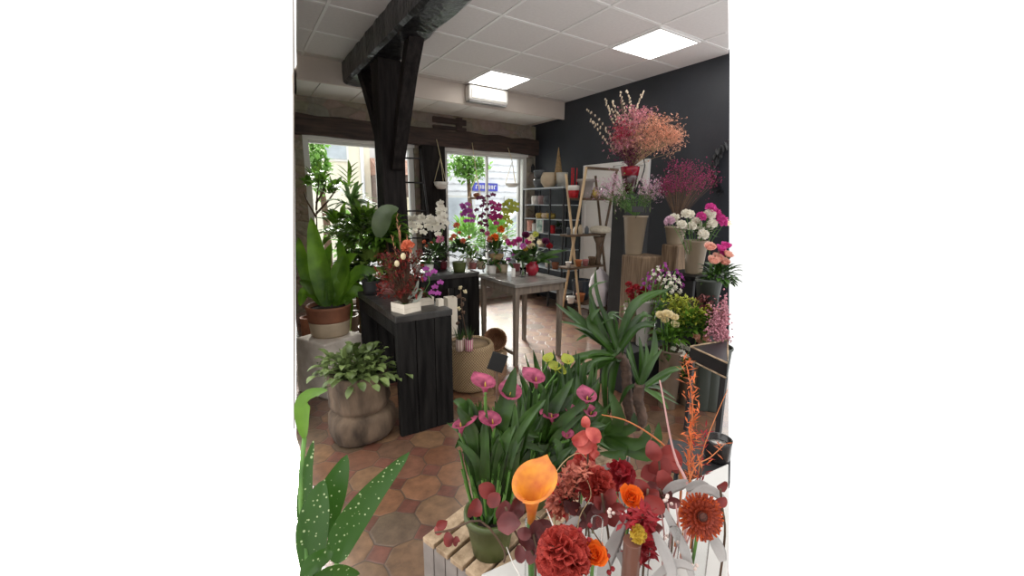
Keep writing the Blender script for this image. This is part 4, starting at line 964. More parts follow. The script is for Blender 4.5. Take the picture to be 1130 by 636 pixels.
c = rp(585,3,4.0); jar('candle', 'pink and cream candle on the middle shelf of the metal rack, far end', 'candle', c, cyl(.045,.17), P_blush)
c = rp(590,3,4.0); jar('candle', 'cream candle next to the green card on the metal rack', 'candle', c, cyl(.04,.13), white_cer)
t = thing('framed_card', 'pale green picture card in a white frame on the metal rack', 'picture', (3.91,5.12,1.102))
MB().box((3.915,5.14,1.202), (.012,.17,.20)).build('frame', white_paint, t, smooth=False); MB().box((3.908,5.14,1.202), (.004,.145,.175)).build('print', mat('green_print', (.16,.36,.30), .5, .5, 14, col2=(.6,.7,.62)), t, smooth=False)
c = rp(609.5,3,3.95); jar('candle', 'bright red pillar candle on the metal rack', 'candle', c, cyl(.045,.12), P_red)
c = rp(617,3,4.0); t = ground_pot('flower_pot', 'small green plant in a black pot on the metal rack', 'potted plant', c, .05, .07, black_m); fol(t, bush(MB(), c+V((0,0,.1)), (.06,.06,.05), 30, .06, .03), leaf_dark)
for k, px, mm, lb, r, h in ((2,598,cream_cer,'cream pot on the fourth shelf of the metal rack',.06,.12),(2,608,gb,'grey pot on the fourth shelf of the metal rack',.05,.11),(1,606,white_cer,'white pot on the fifth shelf of the metal rack',.05,.10),(1,614,terra,'brown pot on the fifth shelf of the metal rack',.055,.10),(0,604,gb,'dark jar on the lowest shelf of the metal rack',.06,.18),(0,613,white_cer,'white jar on the lowest shelf of the metal rack',.055,.15)):
    jar('pot', lb, 'pot', rp(px,k), [(r*.8,0),(r,h*.9),(r*.98,h),(r*.86,h),(r*.7,.02)], mm)

# =================================================================== THINGS ON THE POLE SHELF
def sp(px, k, y=3.93): 
    p = AT(px, 240, y=y); return V((p.x, y, PZ[k]))
c = sp(632,0,4.02); t = thing('candle_pot', 'white and red pot with three tall red candles on the pole shelf', 'candle pot', c)
MB().lathe([(.055,0),(.068,.09),(.062,.09),(.05,.02)], c, 20).build('pot', P_red, t); MB().lathe([(.069,.09),(.074,.15),(.066,.15),(.062,.09)], c, 20).build('white_band', white_cer, t)
for q in ((-.035,0,.0),(.0,.01,.0),(.035,-.005,0)): MB().tube([c+V(q)+V((0,0,.02)), c+V(q)*1.15+V((0,0,.36))], [.009,.006], 8).build('candle', P_red, t)
c = sp(645,0,3.94); jar('planter', 'large grey ribbed cup shaped pot on the top board of the pole shelf', 'pot', c, [(.06,0),(.075,.05),(.095,.19),(.112,.195),(.112,.225),(.098,.225),(.085,.18),(.06,.02)], mat('stone_grey', (.34,.31,.29), .7, .15, 8, .3, 40))
c = sp(654,0,3.92); t = thing('pumpkin_ornament', 'shiny gold apple shaped ornament on the pole shelf', 'ornament', c)
MB().lathe([(.01,.006),(.04,.0),(.068,.05),(.055,.10),(.01,.095)], c, 32, jit=pump).build('ball', gold, t); MB().tube([c+V((0,0,.09)), c+V((.012,0,.135))], .008, 6).build('stalk', gold, t)
c = sp(665,0,3.95); jar('vase', 'shiny silver bowl at the right of the top board of the pole shelf', 'vase', c, [(.04,0),(.07,.04),(.075,.09),(.06,.14),(.054,.14),(.065,.09),(.04,.015)], mat('silver_glaze', (.72,.72,.72), .15, .05, 5, metal=.8))
c = sp(663,1,3.98); jar('cushion', 'round fluffy cream cushion on the second board of the pole shelf', 'cushion', c, [(.06,0),(.125,.015),(.14,.05),(.12,.085),(.05,.1),(0,.1)], mat('fluffy_cream', (.66,.60,.48), .9, .1, 30, 1, 70))
for px, lb, mm, h in ((628,'dark jar at the left of the second board of the pole shelf',gb,.09),(635,'white jar on the second board of the pole shelf',white_cer,.09),(641,'cream tall jar on the second board of the pole shelf',cream_cer,.12),(648,'grey jar on the second board of the pole shelf',gb,.10)):
    jar('jar', lb, 'jar', sp(px,1,4.0), [(.022,0),(.026,.005),(.026,h*.75),(.015,h*.85),(.015,h)], mm)
for px, lb, mm, r, h in ((629,'cream pot at the left of the third board of the pole shelf',white_cer,.035,.07),(640,'orange terracotta pot on the third board of the pole shelf',mat('orange_terra', (.50,.17,.06), .6),.045,.085),(648,'pink pot on the third board of the pole shelf',mat('pink_pot', (.55,.2,.2), .5),.04,.08),(655.5,'brown woven pot on the third board of the pole shelf',block_wood,.05,.11)):
    jar('pot', lb, 'pot', sp(px,2,3.99), [(r*.75,0),(r,h*.8),(r*1.08,h*.82),(r*1.08,h),(r*.9,h),(r*.7,.015)], mm)
c = sp(657,2,3.99)+V((.075,0,0)); jar('vase', 'tall flared brown wooden vase under the cushion on the pole shelf', 'vase', c, [(.05,0),(.03,.08),(.022,.16),(.035,.28),(.075,.37),(.07,.37),(.03,.28)], shelf_wd)
for px, lb, mm, r, h in ((644,'orange terracotta pot on the lowest board of the pole shelf',MATS['orange_terra'],.055,.11),(633,'white pot on the lowest board of the pole shelf',white_cer,.05,.09)):
    jar('pot', lb, 'pot', sp(px,3,3.95), [(r*.75,0),(r,h*.8),(r*1.08,h*.82),(r*1.08,h),(r*.9,h),(r*.7,.015)], mm)
c = V((3.82,4.08,PZ[3])); t = ground_pot('planter', 'dark blue grey glazed planter on the lowest board of the pole shelf', 'pot', c, .13, .26, mat('dark_blue_glaze', (.03,.04,.055), .2))
# white wrapped sack by the door
t = thing('wrapped_tree', 'bundle wrapped in white paper leaning between the pole shelf and the timber block', 'bundle', (3.52,3.45,0))
MB().lathe([(.08,0),(.10,.1),(.09,.4),(.12,.58),(.10,.68),(.05,.76),(0,.80)], (3.52,3.45,0), 22, jit=lambda a,z: .14*math.sin(5*a+z*8)+.08*math.sin(9*a-z*14)).build('wrap', mat('wrap_paper', (.66,.60,.62), .6, .2, 6, .6, 14), t)
MB().lathe([(.11,.30),(.115,.32),(.11,.36)], (3.52,3.45,0), 20).build('tie', stem_br, t)
# =================================================================== FLOWERS ON THE RIGHT
def bucket(label, px, py, d, w, z0, m, tagpx=None, group=None):
    """tapered flower bucket whose rim shows at px,py; returns thing, rim centre"""
    rim = AT(px, py, d); r = SZ(w, d)/2; h = rim.z-z0; c = V((rim.x, rim.y, z0))
    t = thing('flower_bucket', label, 'bucket', c, group)
    MB().lathe([(r*.70,0),(r*.72,.01),(r*.97,h-.02),(r*1.05,h-.015),(r*1.05,h),(r*.95,h),(r*.66,.02),(0,.02)], c, 28).build('bucket_body', m, t)
    return t, c, r, h
NUM = ['', 'leftmost', 'second from left', 'third from left', 'fourth from left', 'fifth from left', 'sixth from left', 'seventh from left', 'eighth from left', 'ninth from left', 'tenth from left', 'eleventh from left', 'twelfth from left']
def cut(name, desc, where, group, pts, foot, kind, m, s, d, sway=.06, leafm=None, face=.5, stem=stem_m, cat='flower'):
    """one thing per cut stem: stem from the foot up to the bloom"""
    pts = sorted(pts)
    for i, q in enumerate(pts):
        p = AT(q[0], q[1], d+rnd.uniform(-sway, sway)); f = V(foot)+V((rnd.uniform(-.018,.018), rnd.uniform(-.018,.018), 0))
        lb = f'{desc}, {NUM[i+1]} of {len(pts)} {where}' if len(pts) > 1 else f'{desc} {where}'
        t = thing(name, lb, cat, f, group if len(pts) > 1 else None)
        MB().tube(curve([f, f.lerp(p,.6)+V((0,0,.03)), p], 6), .0028, 5).build('stem', stem, t)
        mm = m[i % len(m)] if isinstance(m, list) else m
        put(head(kind, mm), 'bloom', t, p, axis_rot((p-V(foot)).normalized()*.5-fwd*(1-face)+V((rnd.uniform(-.25,.25),0,.2))), s*rnd.uniform(.85,1.15))
        if leafm:
            mb = MB()
            for k in range(4): mb.leaf(f.lerp(p,.45+.12*k), (rnd.uniform(-1,1),rnd.uniform(-1,1),.5), .09, .028, .6, .15, 4)
            mb.build('leaves', leafm, t)
# big dried bouquet in the dark red vase, on the slim black plinth
vc = V((3.53,3.10,1.63)); t = thing('glass_vase', 'dark red to clear glass vase on the slim black plinth', 'vase', vc)
MB().lathe([(.05,0),(.062,.01),(.075,.12),(.092,.24),(.086,.24),(.07,.12),(.05,.02)], vc, 26).build('vase_body', mat('smoky_glass', (.055,.02,.022), .1, .2, 6, coat=.5), t)
MB().lathe([(.085,.185),(.0945,.245),(.097,.275),(.09,.275),(.084,.2)], vc, 26).build('red_rim', glass_red, t)
t = thing('dried_bouquet', 'huge dried bouquet of pink and peach sprays with catkin twigs in the dark red vase', 'bouquet', vc+V((0,0,.03)))
D = DEP(vc+V((0,0,.4))); r0 = vc+V((0,0,.04)); nk = vc+V((0,0,.26))
def spray(t, name, m, pts, n, sd, blob, root, neck, d, dj=.14, stm=dry_m, nst=60, kind='octa'):
    """cloud of tiny blossoms on thin stems around pixel centres"""
    mb = MB(); sb = MB()
    for i in range(n):
        cx, cy, sx, sy = rnd.choice(pts)
        q = AT(cx+rnd.gauss(0,sx), cy+rnd.gauss(0,sy), d+rnd.uniform(-dj,dj))
        if kind == 'octa': mb.octa(q, blob*rnd.uniform(.6,1.3))
        else:
            for k in range(3): mb.leaf(q, (rnd.uniform(-1,1),rnd.uniform(-1,1),rnd.uniform(-.5,1)), blob*3, blob*1.4, .2, .1, 2)
        if i < nst: sb.tube([root, neck, neck.lerp(q,.5)+V((0,0,.02)), q], .0016, 4, False)
    mb.build(name, m, t); sb.build(name.split('_')[0]+'_stems', stm, t)
spray(t, 'peach_sprays', P_peach, [(712,147,9,9),(725,150,10,9),(738,152,8,7),(720,160,12,6),(733,145,10,7),(745,150,5,5),(705,152,8,10),(728,136,8,6)], 1500, 1, .0085, r0, nk, D, .2, dry_m, 60, 'leaf')
spray(t, 'pink_sprays', P_dpink, [(688,150,7,9),(694,142,8,8),(684,158,6,6),(700,135,8,7),(705,126,9,5),(692,160,7,6)], 900, 1, .0085, r0, nk, D-.05, .15, dry_m, 50, 'leaf')
spray(t, 'red_sprays', petal('rosered', (.50,.05,.10), .4), [(683,150,4,6),(690,145,5,6)], 220, 1, .0085, r0, nk, D-.12, .08, dry_m, 20, 'leaf')
spray(t, 'plum_sprays', P_plum, [(692,175,6,6),(697,168,7,6)], 260, 1, .009, r0, nk, D-.05, .1, stem_br, 24, 'leaf')
for k, pts in enumerate((((680,165),(668,140),(649,122)),((684,160),(676,150),(655,135)),((682,150),(673,125),(668,110)),((686,150),(680,130),(671,118)),((690,140),(689,118),(684,103)),((694,135),(696,115),(692,101)),((700,130),(704,115),(709,102)),((678,165),(664,150),(652,133)),((690,140),(680,124),(676,112)))):
    dd = D+rnd.uniform(-.1,.15); P = curve([nk]+[AT(*p, dd) for p in pts], 14); br = MB().tube(P, [.003-.0001*i for i in range(15)], 5).build('branch', stem_br, t)
    mb = MB()
    for i in range(5, 15):
        for q in range(2): mb.ell(P[i]+V((rnd.uniform(-.01,.01),rnd.uniform(-.01,.01),rnd.uniform(-.01,.01))), (.0075,.0075,.0125), None, 6, 4)
    mb.build('catkins', P_fuzzy, br)
t = thing('letter_stand', 'small black easel on the plinth right of the dark red vase', 'easel', (3.66,3.06,1.63)); E0 = V((3.66,3.06,1.63))
MB().add([E0+V(q) for q in ((-.07,0,0),(-.02,0,0),(.015,0,.14),(-.01,0,.14),(-.07,.02,0),(-.02,.02,0),(.015,.02,.14),(-.01,.02,.14))], [(0,1,2,3),(7,6,5,4),(0,4,5,1),(1,5,6,2),(2,6,7,3),(3,7,4,0)]).build('left_foot', black_m, t, smooth=False)
MB().add([E0+V(q) for q in ((.03,0,0),(.09,0,0),(.02,0,.14),(-.005,0,.14),(.03,.02,0),(.09,.02,0),(.02,.02,.14),(-.005,.02,.14))], [(0,1,2,3),(7,6,5,4),(0,4,5,1),(1,5,6,2),(2,6,7,3),(3,7,4,0)]).build('right_foot', black_m, t, smooth=False)
MB().tube([E0+V((.005,.01,.13)), E0+V((.05,.01,.24)), E0+V((.06,.01,.30)), E0+V((.03,.01,.38))], .006, 6).build('hook', black_m, t)
# tan bucket with pink wax flowers on the wood block
D = DEP((3.37,2.72,1.2))
rim = AT(701.5,238,D); c = V((rim.x,rim.y,1.03)); t = thing('flower_bucket', 'tan flower bucket with a black label standing on the tall timber block', 'bucket', c); h = rim.z-1.03
MB().lathe([(.075,0),(.078,.01),(.112,h-.02),(.12,h-.015),(.12,h),(.108,h),(.07,.02),(0,.02)], c, 28).build('bucket_body', tan_pot, t)
lc = AT(704,231,D-.17); MB().box(lc, (.11,.006,.055), rotz(-.55)).build('label_tag', chalk, t, smooth=False, bevel=.002)
MB().tube([lc+V((0,.004,.0)), V((lc.x,lc.y+.02,rim.z-.02))], .003, 5).build('tag_stake', black_m, t)
rn = V((c.x,c.y,1.06))
for k, (lb, pts) in enumerate((('leftmost of the pink wax flower sprays in the tan bucket on the block',[(668,205,5,5),(674,212,5,5),(664,214,5,4)]),('pale pink wax flower spray leaning left of the black label',[(680,200,4,5),(682,212,5,6)]),('greenest wax flower spray behind the black label',[(694,214,8,8),(700,222,8,6)]),('pink wax flower spray right above the black label',[(712,206,4,5),(716,212,5,6)]),('rightmost of the pink wax flower sprays in the tan bucket on the block',[(724,204,5,5),(720,213,5,6),(728,212,4,4)]))):
    t = thing('wax_flower', lb, 'flower', rn+V((.01*k-.02,.0,0)), 'wax flower sprays'); 
    spray(t, 'blossoms', P_lilac if k != 2 else stem_m, pts, 190, 1, .007, rn+V((.01*k-.02,0,0)), rn.lerp(rim,1)+V((.012*k-.024,0,0)), D, .1, stem_m, 16, 'leaf')
    mb = MB(); 
    for q in range(70):
        cx, cy, sx, sy = rnd.choice(pts); p = AT(cx*.6+.4*701, cy+rnd.uniform(5,24), D+rnd.uniform(-.08,.08)); mb.leaf(p, (rnd.uniform(-.4,.4),rnd.uniform(-.4,.4),1), .05, .005, .1, .1, 2)
    mb.build('needles', mat('needle_green', (.11,.15,.05), .5, .4, 9), t)
# timber block, bucket and magenta gypsophila at the back
bd = 4.0
b0 = AT(746,270,bd); tb = V((b0.x,b0.y,0))
single('wood_block', MB().hexa([tb+V(q) for q in ((-.10,-.08,0),(.08,-.1,0),(.1,.09,0),(-.08,.1,0),(-.09,-.08,b0.z),(.08,-.1,b0.z),(.1,.09,b0.z),(-.08,.1,b0.z))]), block_wood, 'narrow dark timber block behind the carnations, under the magenta spray bucket', 'block', smooth=False, bevel=.01)
t, c, r, h = bucket('tan bucket of magenta sprays half hidden behind the carnations', 746, 250, bd, 23, b0.z, tan_pot)
t = thing('gypsophila_bunch', 'airy cloud of magenta dried gypsophila against the slate wall', 'flowers', c+V((0,0,.025)))
spray(t, 'magenta_blossoms', petal('gyps_magenta', (.26,.015,.085), .4), [(757,193,11,7),(740,200,7,6),(770,197,10,6),(752,184,9,4),(764,205,10,5),(780,195,7,6),(747,207,7,4),(735,205,4,4)], 1500, 1, .0065, c+V((0,0,.03)), c+V((0,0,h+.03)), bd, .18, stem_br, 110)
# black display stand, front tan bucket with carnations
ds = thing('display_stand', 'black display stand with a raised shelf under the carnation bucket', 'stand', (3.35,2.07,0))
MB().box2((3.05,1.95,.915),(3.50,2.28,.947)).build('shelf', black_wood, ds, smooth=False, bevel=.004)
for x in (3.07, 3.44): MB().box2((x,1.97,0),(x+.03,2.26,.915)).build('side_panel', black_m, ds, smooth=False)
MB().box2((3.10,2.22,0),(3.44,2.25,.915)).build('back_panel', black_m, ds, smooth=False)
t, c, r, h = bucket('tan flower bucket of white and pink carnations on the black display stand', 768.5, 265, 3.5, 25, .947, tan_pot)
foot = c+V((0,0,.03))
cut('carnation', 'creamy white carnation', 'in the tan stand bucket', 'white carnations', [(744,241),(757,236),(752,248),(763,250),(761,237),(771,252),(776,259),(786,247),(783,237),(768,246),(780,252)], foot, 'ruffle_small', P_white, .047, 3.4, .1)
cut('carnation', 'bright pink carnation', 'in the tan stand bucket', 'pink carnations', [(774,239),(784,230),(794,240),(790,235),(797,244)], foot, 'ruffle_small', P_hot, .047, 3.4, .1)
cut('carnation', 'dull pink carnation at the far left', 'of the tan bucket on the black stand', None, [(739,244)], foot, 'ruffle_small', P_lilac, .04, 3.45)
cut('daisy', 'cream gerbera daisy at the right', 'of the tan bucket on the black stand', None, [(800,246)], foot, 'daisy', P_cream, .05, 3.4)
t = thing('foliage_stems', 'dark green leafy stems among the carnations', 'flowers', foot); fol(t, bush(MB(), AT(770,258,3.5), (.17,.1,.05), 50, .09, .03, .5), leaf_dark)
# roses on the right
single('display_plinth', MB().box2((2.92,1.71,0),(3.16,1.93,.74)), black_m, 'low black plinth under the pink rose bucket by the display stand', 'plinth', smooth=False, bevel=.004)
rc = V((3.04,1.82,.74)); d0 = DEP(rc+V((0,0,.2)))
t = thing('flower_bucket', 'dark green bucket of pink roses on the low black plinth', 'bucket', rc); MB().lathe([(.07,0),(.095,.2),(.1,.2),(.1,.22),(.088,.22),(.065,.02),(0,.02)], rc, 24).build('bucket_body', dkgreen_pot, t)
cut('rose', 'pink rose', 'in the dark bucket right of the carnations', 'pink roses', [(783,275),(791,287),(799,291),(786,290),(802,283)], rc+V((0,0,.03)), 'rose', P_blush, .042, d0-.05, .05)
cut('rose', 'deep pink rose', 'in the dark bucket right of the carnations', 'deep pink roses', [(794,276),(800,273),(796,282)], rc+V((0,0,.03)), 'rose', P_hot, .045, d0-.05, .05)
t = thing('foliage_stems', 'dark green leaves under the pink roses', 'flowers', rc+V((0,0,.025))); fol(t, bush(MB(), AT(793,306,d0), (.11,.12,.13), 110, .09, .035, .7), leaf_dark)
# stocks and red carnations in grey buckets
single('display_step', MB().box2((2.52,2.10,0),(2.96,2.42,.36)), black_m, 'low black step under the grey bucket of stocks', 'step', smooth=False, bevel=.004)
t, c, r, h = bucket('pale grey bucket of purple and white stocks on the low black step', 712, 331, 3.45, 19, .36, grey_pot)
def stocks(desc, m, pts, foot, d, grp):
    pts = sorted(pts)
    for i, (px, py) in enumerate(pts):
        p = AT(px, py, d+rnd.uniform(-.07,.07)); f = foot+V((rnd.uniform(-.02,.02),rnd.uniform(-.02,.02),0)); t = thing('stock_flower', f'{desc}, {NUM[i+1]} of {len(pts)} in the grey bucket', 'flower', f, grp)
        MB().tube([f, f.lerp(p,.6), p+V((0,0,.05))], .004, 5).build('stem', stem_m, t)
        for k in range(9):
            a = k*2.4; z = -.05+.013*k; put(head('florets', m), 'floret', t, p+V((.028*math.cos(a),.028*math.sin(a),z)), axis_rot((math.cos(a),math.sin(a),.6)), .026*(1-.04*k))
        mb = MB()
        for k in range(5): mb.leaf(f.lerp(p,.5+.08*k), (rnd.uniform(-1,1),rnd.uniform(-1,1),.4), .11, .025, .7, .15, 4)
        mb.build('leaves', leaf_mid, t)
stocks('purple stock', P_orchid, [(713,313),(719,306),(732,299),(745,306),(750,311)], c+V((0,0,.03)), 3.4, 'purple stocks')
stocks('white stock', P_white, [(724,303),(736,309),(742,313),(747,317),(738,317)], c+V((0,0,.03)), 3.35, 'white stocks')
t, c, r, h = bucket('tan bucket of red carnations beside the grey bucket of stocks', 698, 336, 3.6, 18, 0, tan_pot)
cut('carnation', 'dark red carnation', 'in the bucket left of the stocks', 'red carnations', [(695,322),(702,318),(707,323),(698,328),(711,320),(694,314)], c+V((0,0,.03)), 'ruffle_small', P_crimson, .035, 3.55, .05, leaf_mid)
t, c, r, h = bucket('blue grey bucket right behind the stocks, on the low black step', 731, 333, 3.62, 15, 0, mat('blue_grey_pot', (.16,.19,.20), .5))
# cream roses, bupleurum, mums, pink gypsophila
t, c, r, h = bucket('brown bucket of cream roses behind the thick plant leaves', 741, 385, 3.12, 26, 0, brown_pot)
cut('rose', 'large cream rose', 'in the brown bucket', 'cream roses', [(729,350),(736,349),(743,352),(744,360),(733,355)], c+V((0,0,.03)), 'rose', P_cream, .035, 2.98, .05, leaf_dark)
t = thing('foliage_stems', 'glossy dark leaves around the cream roses', 'flowers', c+V((0,0,.025))); fol(t, bush(MB(), AT(741,372,3.1), (.14,.09,.09), 90, .09, .04, .6), leaf_mid)
t, c, r, h = bucket('dark bucket of yellow green filler behind the cream roses', 781, 385, 3.1, 24, 0, dkgreen_pot)
t = thing('bupleurum_bunch', 'bunch of small yellow green filler flowers behind the cream roses', 'flowers', c+V((0,0,.025)))
spray(t, 'yellow_blossoms', P_ygreen, [(743,336,6,4),(752,334,6,3),(760,345,8,5),(770,349,7,5),(777,346,5,4),(755,352,8,6)], 330, 1, .011, c+V((0,0,.03)), c+V((0,0,h)), 3.10, .06, stem_m, 50, 'leaf')
fol(t, bush(MB(), AT(764,360,3.13), (.20,.08,.14), 240, .08, .03, .5), leaf_mid)
spray(thing('leafy_branches', 'dusky red leafed stems at the back behind the yellow filler', 'flowers', c+V((.0,.05,.025))), 'red_leaves', P_eucadk, [(775,337,7,5),(783,345,6,5),(790,352,5,5)], 140, 1, .013, c+V((0,.05,.03)), c+V((0,.05,h)), 3.15, .06, stem_br, 20, 'leaf')
t, c, r, h = bucket('brown bucket of small white mums on the tiled floor', 765, 398, 3.2, 30, 0, brown_pot)
cut('chrysanthemum', 'small white mum', 'over the brown bucket', 'white mums', [(743,385),(749,379),(752,390),(757,394),(760,386),(767,386),(765,393),(772,390),(748,394),(755,383)], c+V((0,0,.03)), 'daisy', P_white, .028, 3.08, .06, leaf_dark)
cut('chrysanthemum', 'peach mum', 'by the corner of the black tray table', 'peach mums', [(768,371),(775,369),(779,374),(772,376)], c+V((0,0,.03)), 'ruffle_small', P_peach, .03, 3.1, .05)
t, c, r, h = bucket('dark grey green bucket under the black tray table at the right edge', 791, 382, 3.1, 32, 0, dkgreen_pot)
t = thing('gypsophila_bunch', 'dense bunch of dusty pink flowers at the right edge behind the tray table', 'flowers', c+V((0,0,.025)))
spray(t, 'pink_blossoms', P_dpink, [(792,352,5,9),(797,362,4,7),(789,364,5,5),(800,345,2,8),(795,372,5,4)], 900, 1, .0085, c+V((0,0,.03)), c+V((0,0,h)), 2.95, .1, stem_br, 40)
# black tray table at the right edge
TT = thing('tray_table', 'low black tray table with pale wooden edges at the right edge of the room', 'table', (2.5,1.4,0))
A_ = V((2.446,1.549)); B_ = V((2.36,1.247)); D_ = V((2.79,1.492)); C_ = V((2.56,1.361))
quad = [A_, B_, C_, D_]
MB().prism([tuple(q) for q in (A_,D_,C_,B_)][::-1], .50, .594).build('tray_body', black_metal, TT, smooth=False)
mb = MB()
for z in (.597, .505):
    mb.tube([V((*q,z)) for q in (A_,B_,C_,D_,A_)], .006, 6)
mb.build('edge_strip', crate_w, TT)
for q in quad:
    m_ = (A_+B_+C_+D_)/4; p = q+(m_-q)*.12; MB().box2((p.x-.012,p.y-.012,0),(p.x+.012,p.y+.012,.5)).build('leg', black_metal, TT, smooth=False)
# black round wreath on the slate wall (the part of it that shows)
mb = MB()
for i in range(260):
    a = rnd.uniform(PI*.52, PI*1.48); p = V((4.265+rnd.uniform(-.03,.02), 2.32-math.cos(a)*(.30+rnd.uniform(-.03,.03)), 1.93+math.sin(a)*(.30+rnd.uniform(-.03,.03))))
    if p.y > (p.x+.191*(p.z-1.5))/1.761+.035: mb.leaf(p, (-.3,-math.sin(a)+rnd.uniform(-.4,.4),math.cos(a)+rnd.uniform(-.4,.4)), .07, .025, .2, .15, 3)
single('wreath', mb, black_m, 'black round wreath on the slate wall at the right edge', 'wreath')
# =================================================================== FOREGROUND: CRATE, CALLAS, YUCCA
def crate(label, c, w, dp, h, rz, slats=5):
    """crate with a lath top; c = the far left corner at floor"""
    R = rotz(rz); c = V(c); t = thing('wooden_crate', label, 'crate', c)
    def bx(mb, a, b): a = V(a); b = V(b); return mb.box(c+R@((a+b)/2), (abs(b.x-a.x),abs(b.y-a.y),abs(b.z-a.z)), R)
    n = 5
    for k in range(n):
        m = MB(); y0 = -dp/n*k-.006; bx(m, (0,y0,h-.018), (w,y0-dp/n+.012,h)); m.build('top_slat', crate_w, t, smooth=False, bevel=.003)
    for x0 in (.004, w-.016):
        m = MB()
        for k in range(6): bx(m, (x0,-dp/6*k-.002,.0), (x0+.012,-dp/6*(k+1)+.002,h-.018))
        m.build('side_boards', crate_g, t, smooth=False, bevel=.002)
    for y0 in (-.016, -dp+.004):
        m = MB()
        for k in range(6): bx(m, (.02+(w-.04)/6*k+.002,y0,0), (.02+(w-.04)/6*(k+1)-.002,y0+.012,h-.018))
        m.build('end_boards', crate_g, t, smooth=False, bevel=.002)
    return t
CZ = .45
crate('weathered wooden crate with slatted top under the potted pink calla', (.412,1.139,0), .62, .32, CZ, .31)
crate('second wooden crate behind, hidden under the yucca and callas', (.86,1.62,0), .72, .30, .30, -.12)
def calla(label, c, r, h, pm, blooms, m, stems, leaves, d, hs):
    t = ground_pot('calla_lily', label, 'potted plant', c, r, h, pm, taper=.72, rim=.14); c = V(c); mb = MB()
    for (px, py, yaw, sc) in blooms:
        f = c+V((rnd.uniform(-.03,.03),rnd.uniform(-.03,.03),h*.9)); p = AT(px,py,d-.09+rnd.uniform(-.03,.03)); ax = V((rnd.uniform(-.25,.25),rnd.uniform(-.25,.25),1)).normalized()
        S = hs*sc; b = p-ax*S*1.0
        st = MB().tube(curve([f, f.lerp(b,.55)+V((0,0,.03)), b, b+ax*S*.2], 10), [.0045]*8+[.005,.006,.006], 7).build('flower_stem', stem_m, t)
        x = rgt*math.sin(yaw)-fwd*math.cos(yaw); y = (x-ax*x.dot(ax)).normalized(); xx = y.cross(ax)
        rot = Matrix((xx, y, ax)).transposed()
        o = put(head('calla', m), 'spathe', t, b, rot, S)
        sx = MB().tube([V((0,.02,.35)),V((0,.04,.8)),V((0,.06,1.1))], [.07,.06,.03], 6).mesh('spadix_mesh', P_yellow) if 'sp' not in HM else HM['sp']; HM['sp'] = sx
        q = put(sx, 'spadix', t, b, rot, S)
    for i in range(stems):
        a = rnd.uniform(0,6.28); q = rnd.uniform(0,r*.7); f = c+V((q*math.cos(a),q*math.sin(a),h*.88)); mb.tube([f, f+V((.04*math.cos(a),.04*math.sin(a),rnd.uniform(.12,.22)))], [.005,.0035], 5, False)
    mb.build('stalks', stem_m, t); lf = MB()
    for L in leaves:
        P = L[:-1]; w = L[-1]; f = c+V((rnd.uniform(-.04,.04),rnd.uniform(-.04,.04),h*.9)); dj = rnd.uniform(-.10,.12)
        lf.leafp([f]+[AT(*p, d+dj) for p in P], SZ(w,d), up=-fwd+V((rnd.uniform(-.9,.9),0,.4)), fold=.18, n=10, wave=.02, base=.12)
    fol(t, lf, leaf_calla); return t
pc = AT(541.5,606,z=CZ); d1 = DEP(pc+V((0,0,.25)))
lv = []
for i in range(85):
    px = rnd.uniform(505,592); tip = (px+rnd.uniform(-16,16), rnd.uniform(440,508)); m1 = (541+(px-541)*.6, rnd.uniform(480,520)); lv.append([m1, tip, rnd.uniform(8,16)])
lv += [[(525,500),(512,450),(500,443),16],[(535,500),(520,455),(517,440),20],[(545,500),(560,440),(569,405),20],[(530,510),(518,480),(513,470),14]]
pc1 = pc; rr = SZ(27.5, DEP(pc))
calla('pink calla lily in an olive green pot on the weathered crate', pc, rr, rr*1.75, olive_pot,
      [(509,468,-1.3,.85),(543,464,.9,.8),(535,423,.7,.9),(563,434,.2,.9)], P_calla, 60, lv, d1+.03, .042)
lv = []
for i in range(110):
    px = rnd.uniform(572,672); lv.append([(600+(px-620)*.5, rnd.uniform(470,515)), (px+rnd.uniform(-12,12), rnd.uniform(415,505)), rnd.uniform(9,17)])
for k in range(14): px = rnd.uniform(580,645); lv.append([(px,490),(px+rnd.uniform(-8,8),rnd.uniform(500,530)),13])
pc = AT(622,560,z=CZ); pc = pc1+V((math.cos(.31),math.sin(.31),0))*.24+V((.0,.03,0)); d2 = DEP(pc+V((0,0,.25)))
calla('second pink calla lily on the crate, right behind the orange calla bloom', pc, rr*.95, rr*1.6, olive_pot,
      [(591,417,.8,1.1),(608,458,.9,.9),(626,480,-.4,.6),(648,438,.2,1.0),(634,455,1.2,.85),(596,500,-.3,.6),(652,455,.5,.7)], P_calla, 50, lv, d2+.05, .038)
lv = []
for i in range(70):
    px = rnd.uniform(575,660); lv.append([(612+(px-612)*.6, rnd.uniform(450,475)), (px+rnd.uniform(-8,8), rnd.uniform(385,450)), rnd.uniform(8,14)])
pc = V((.98,1.47,.30)); d3 = DEP(pc+V((0,0,.35)))
calla('yellow calla lily in the middle behind the pink callas', pc, .075, .14, brown_pot, [(604,396,-.6,.8),(613,405,.4,.9),(627,398,.3,.9),(620,410,0,.7)], P_ygreen, 26, lv, d3, .034)
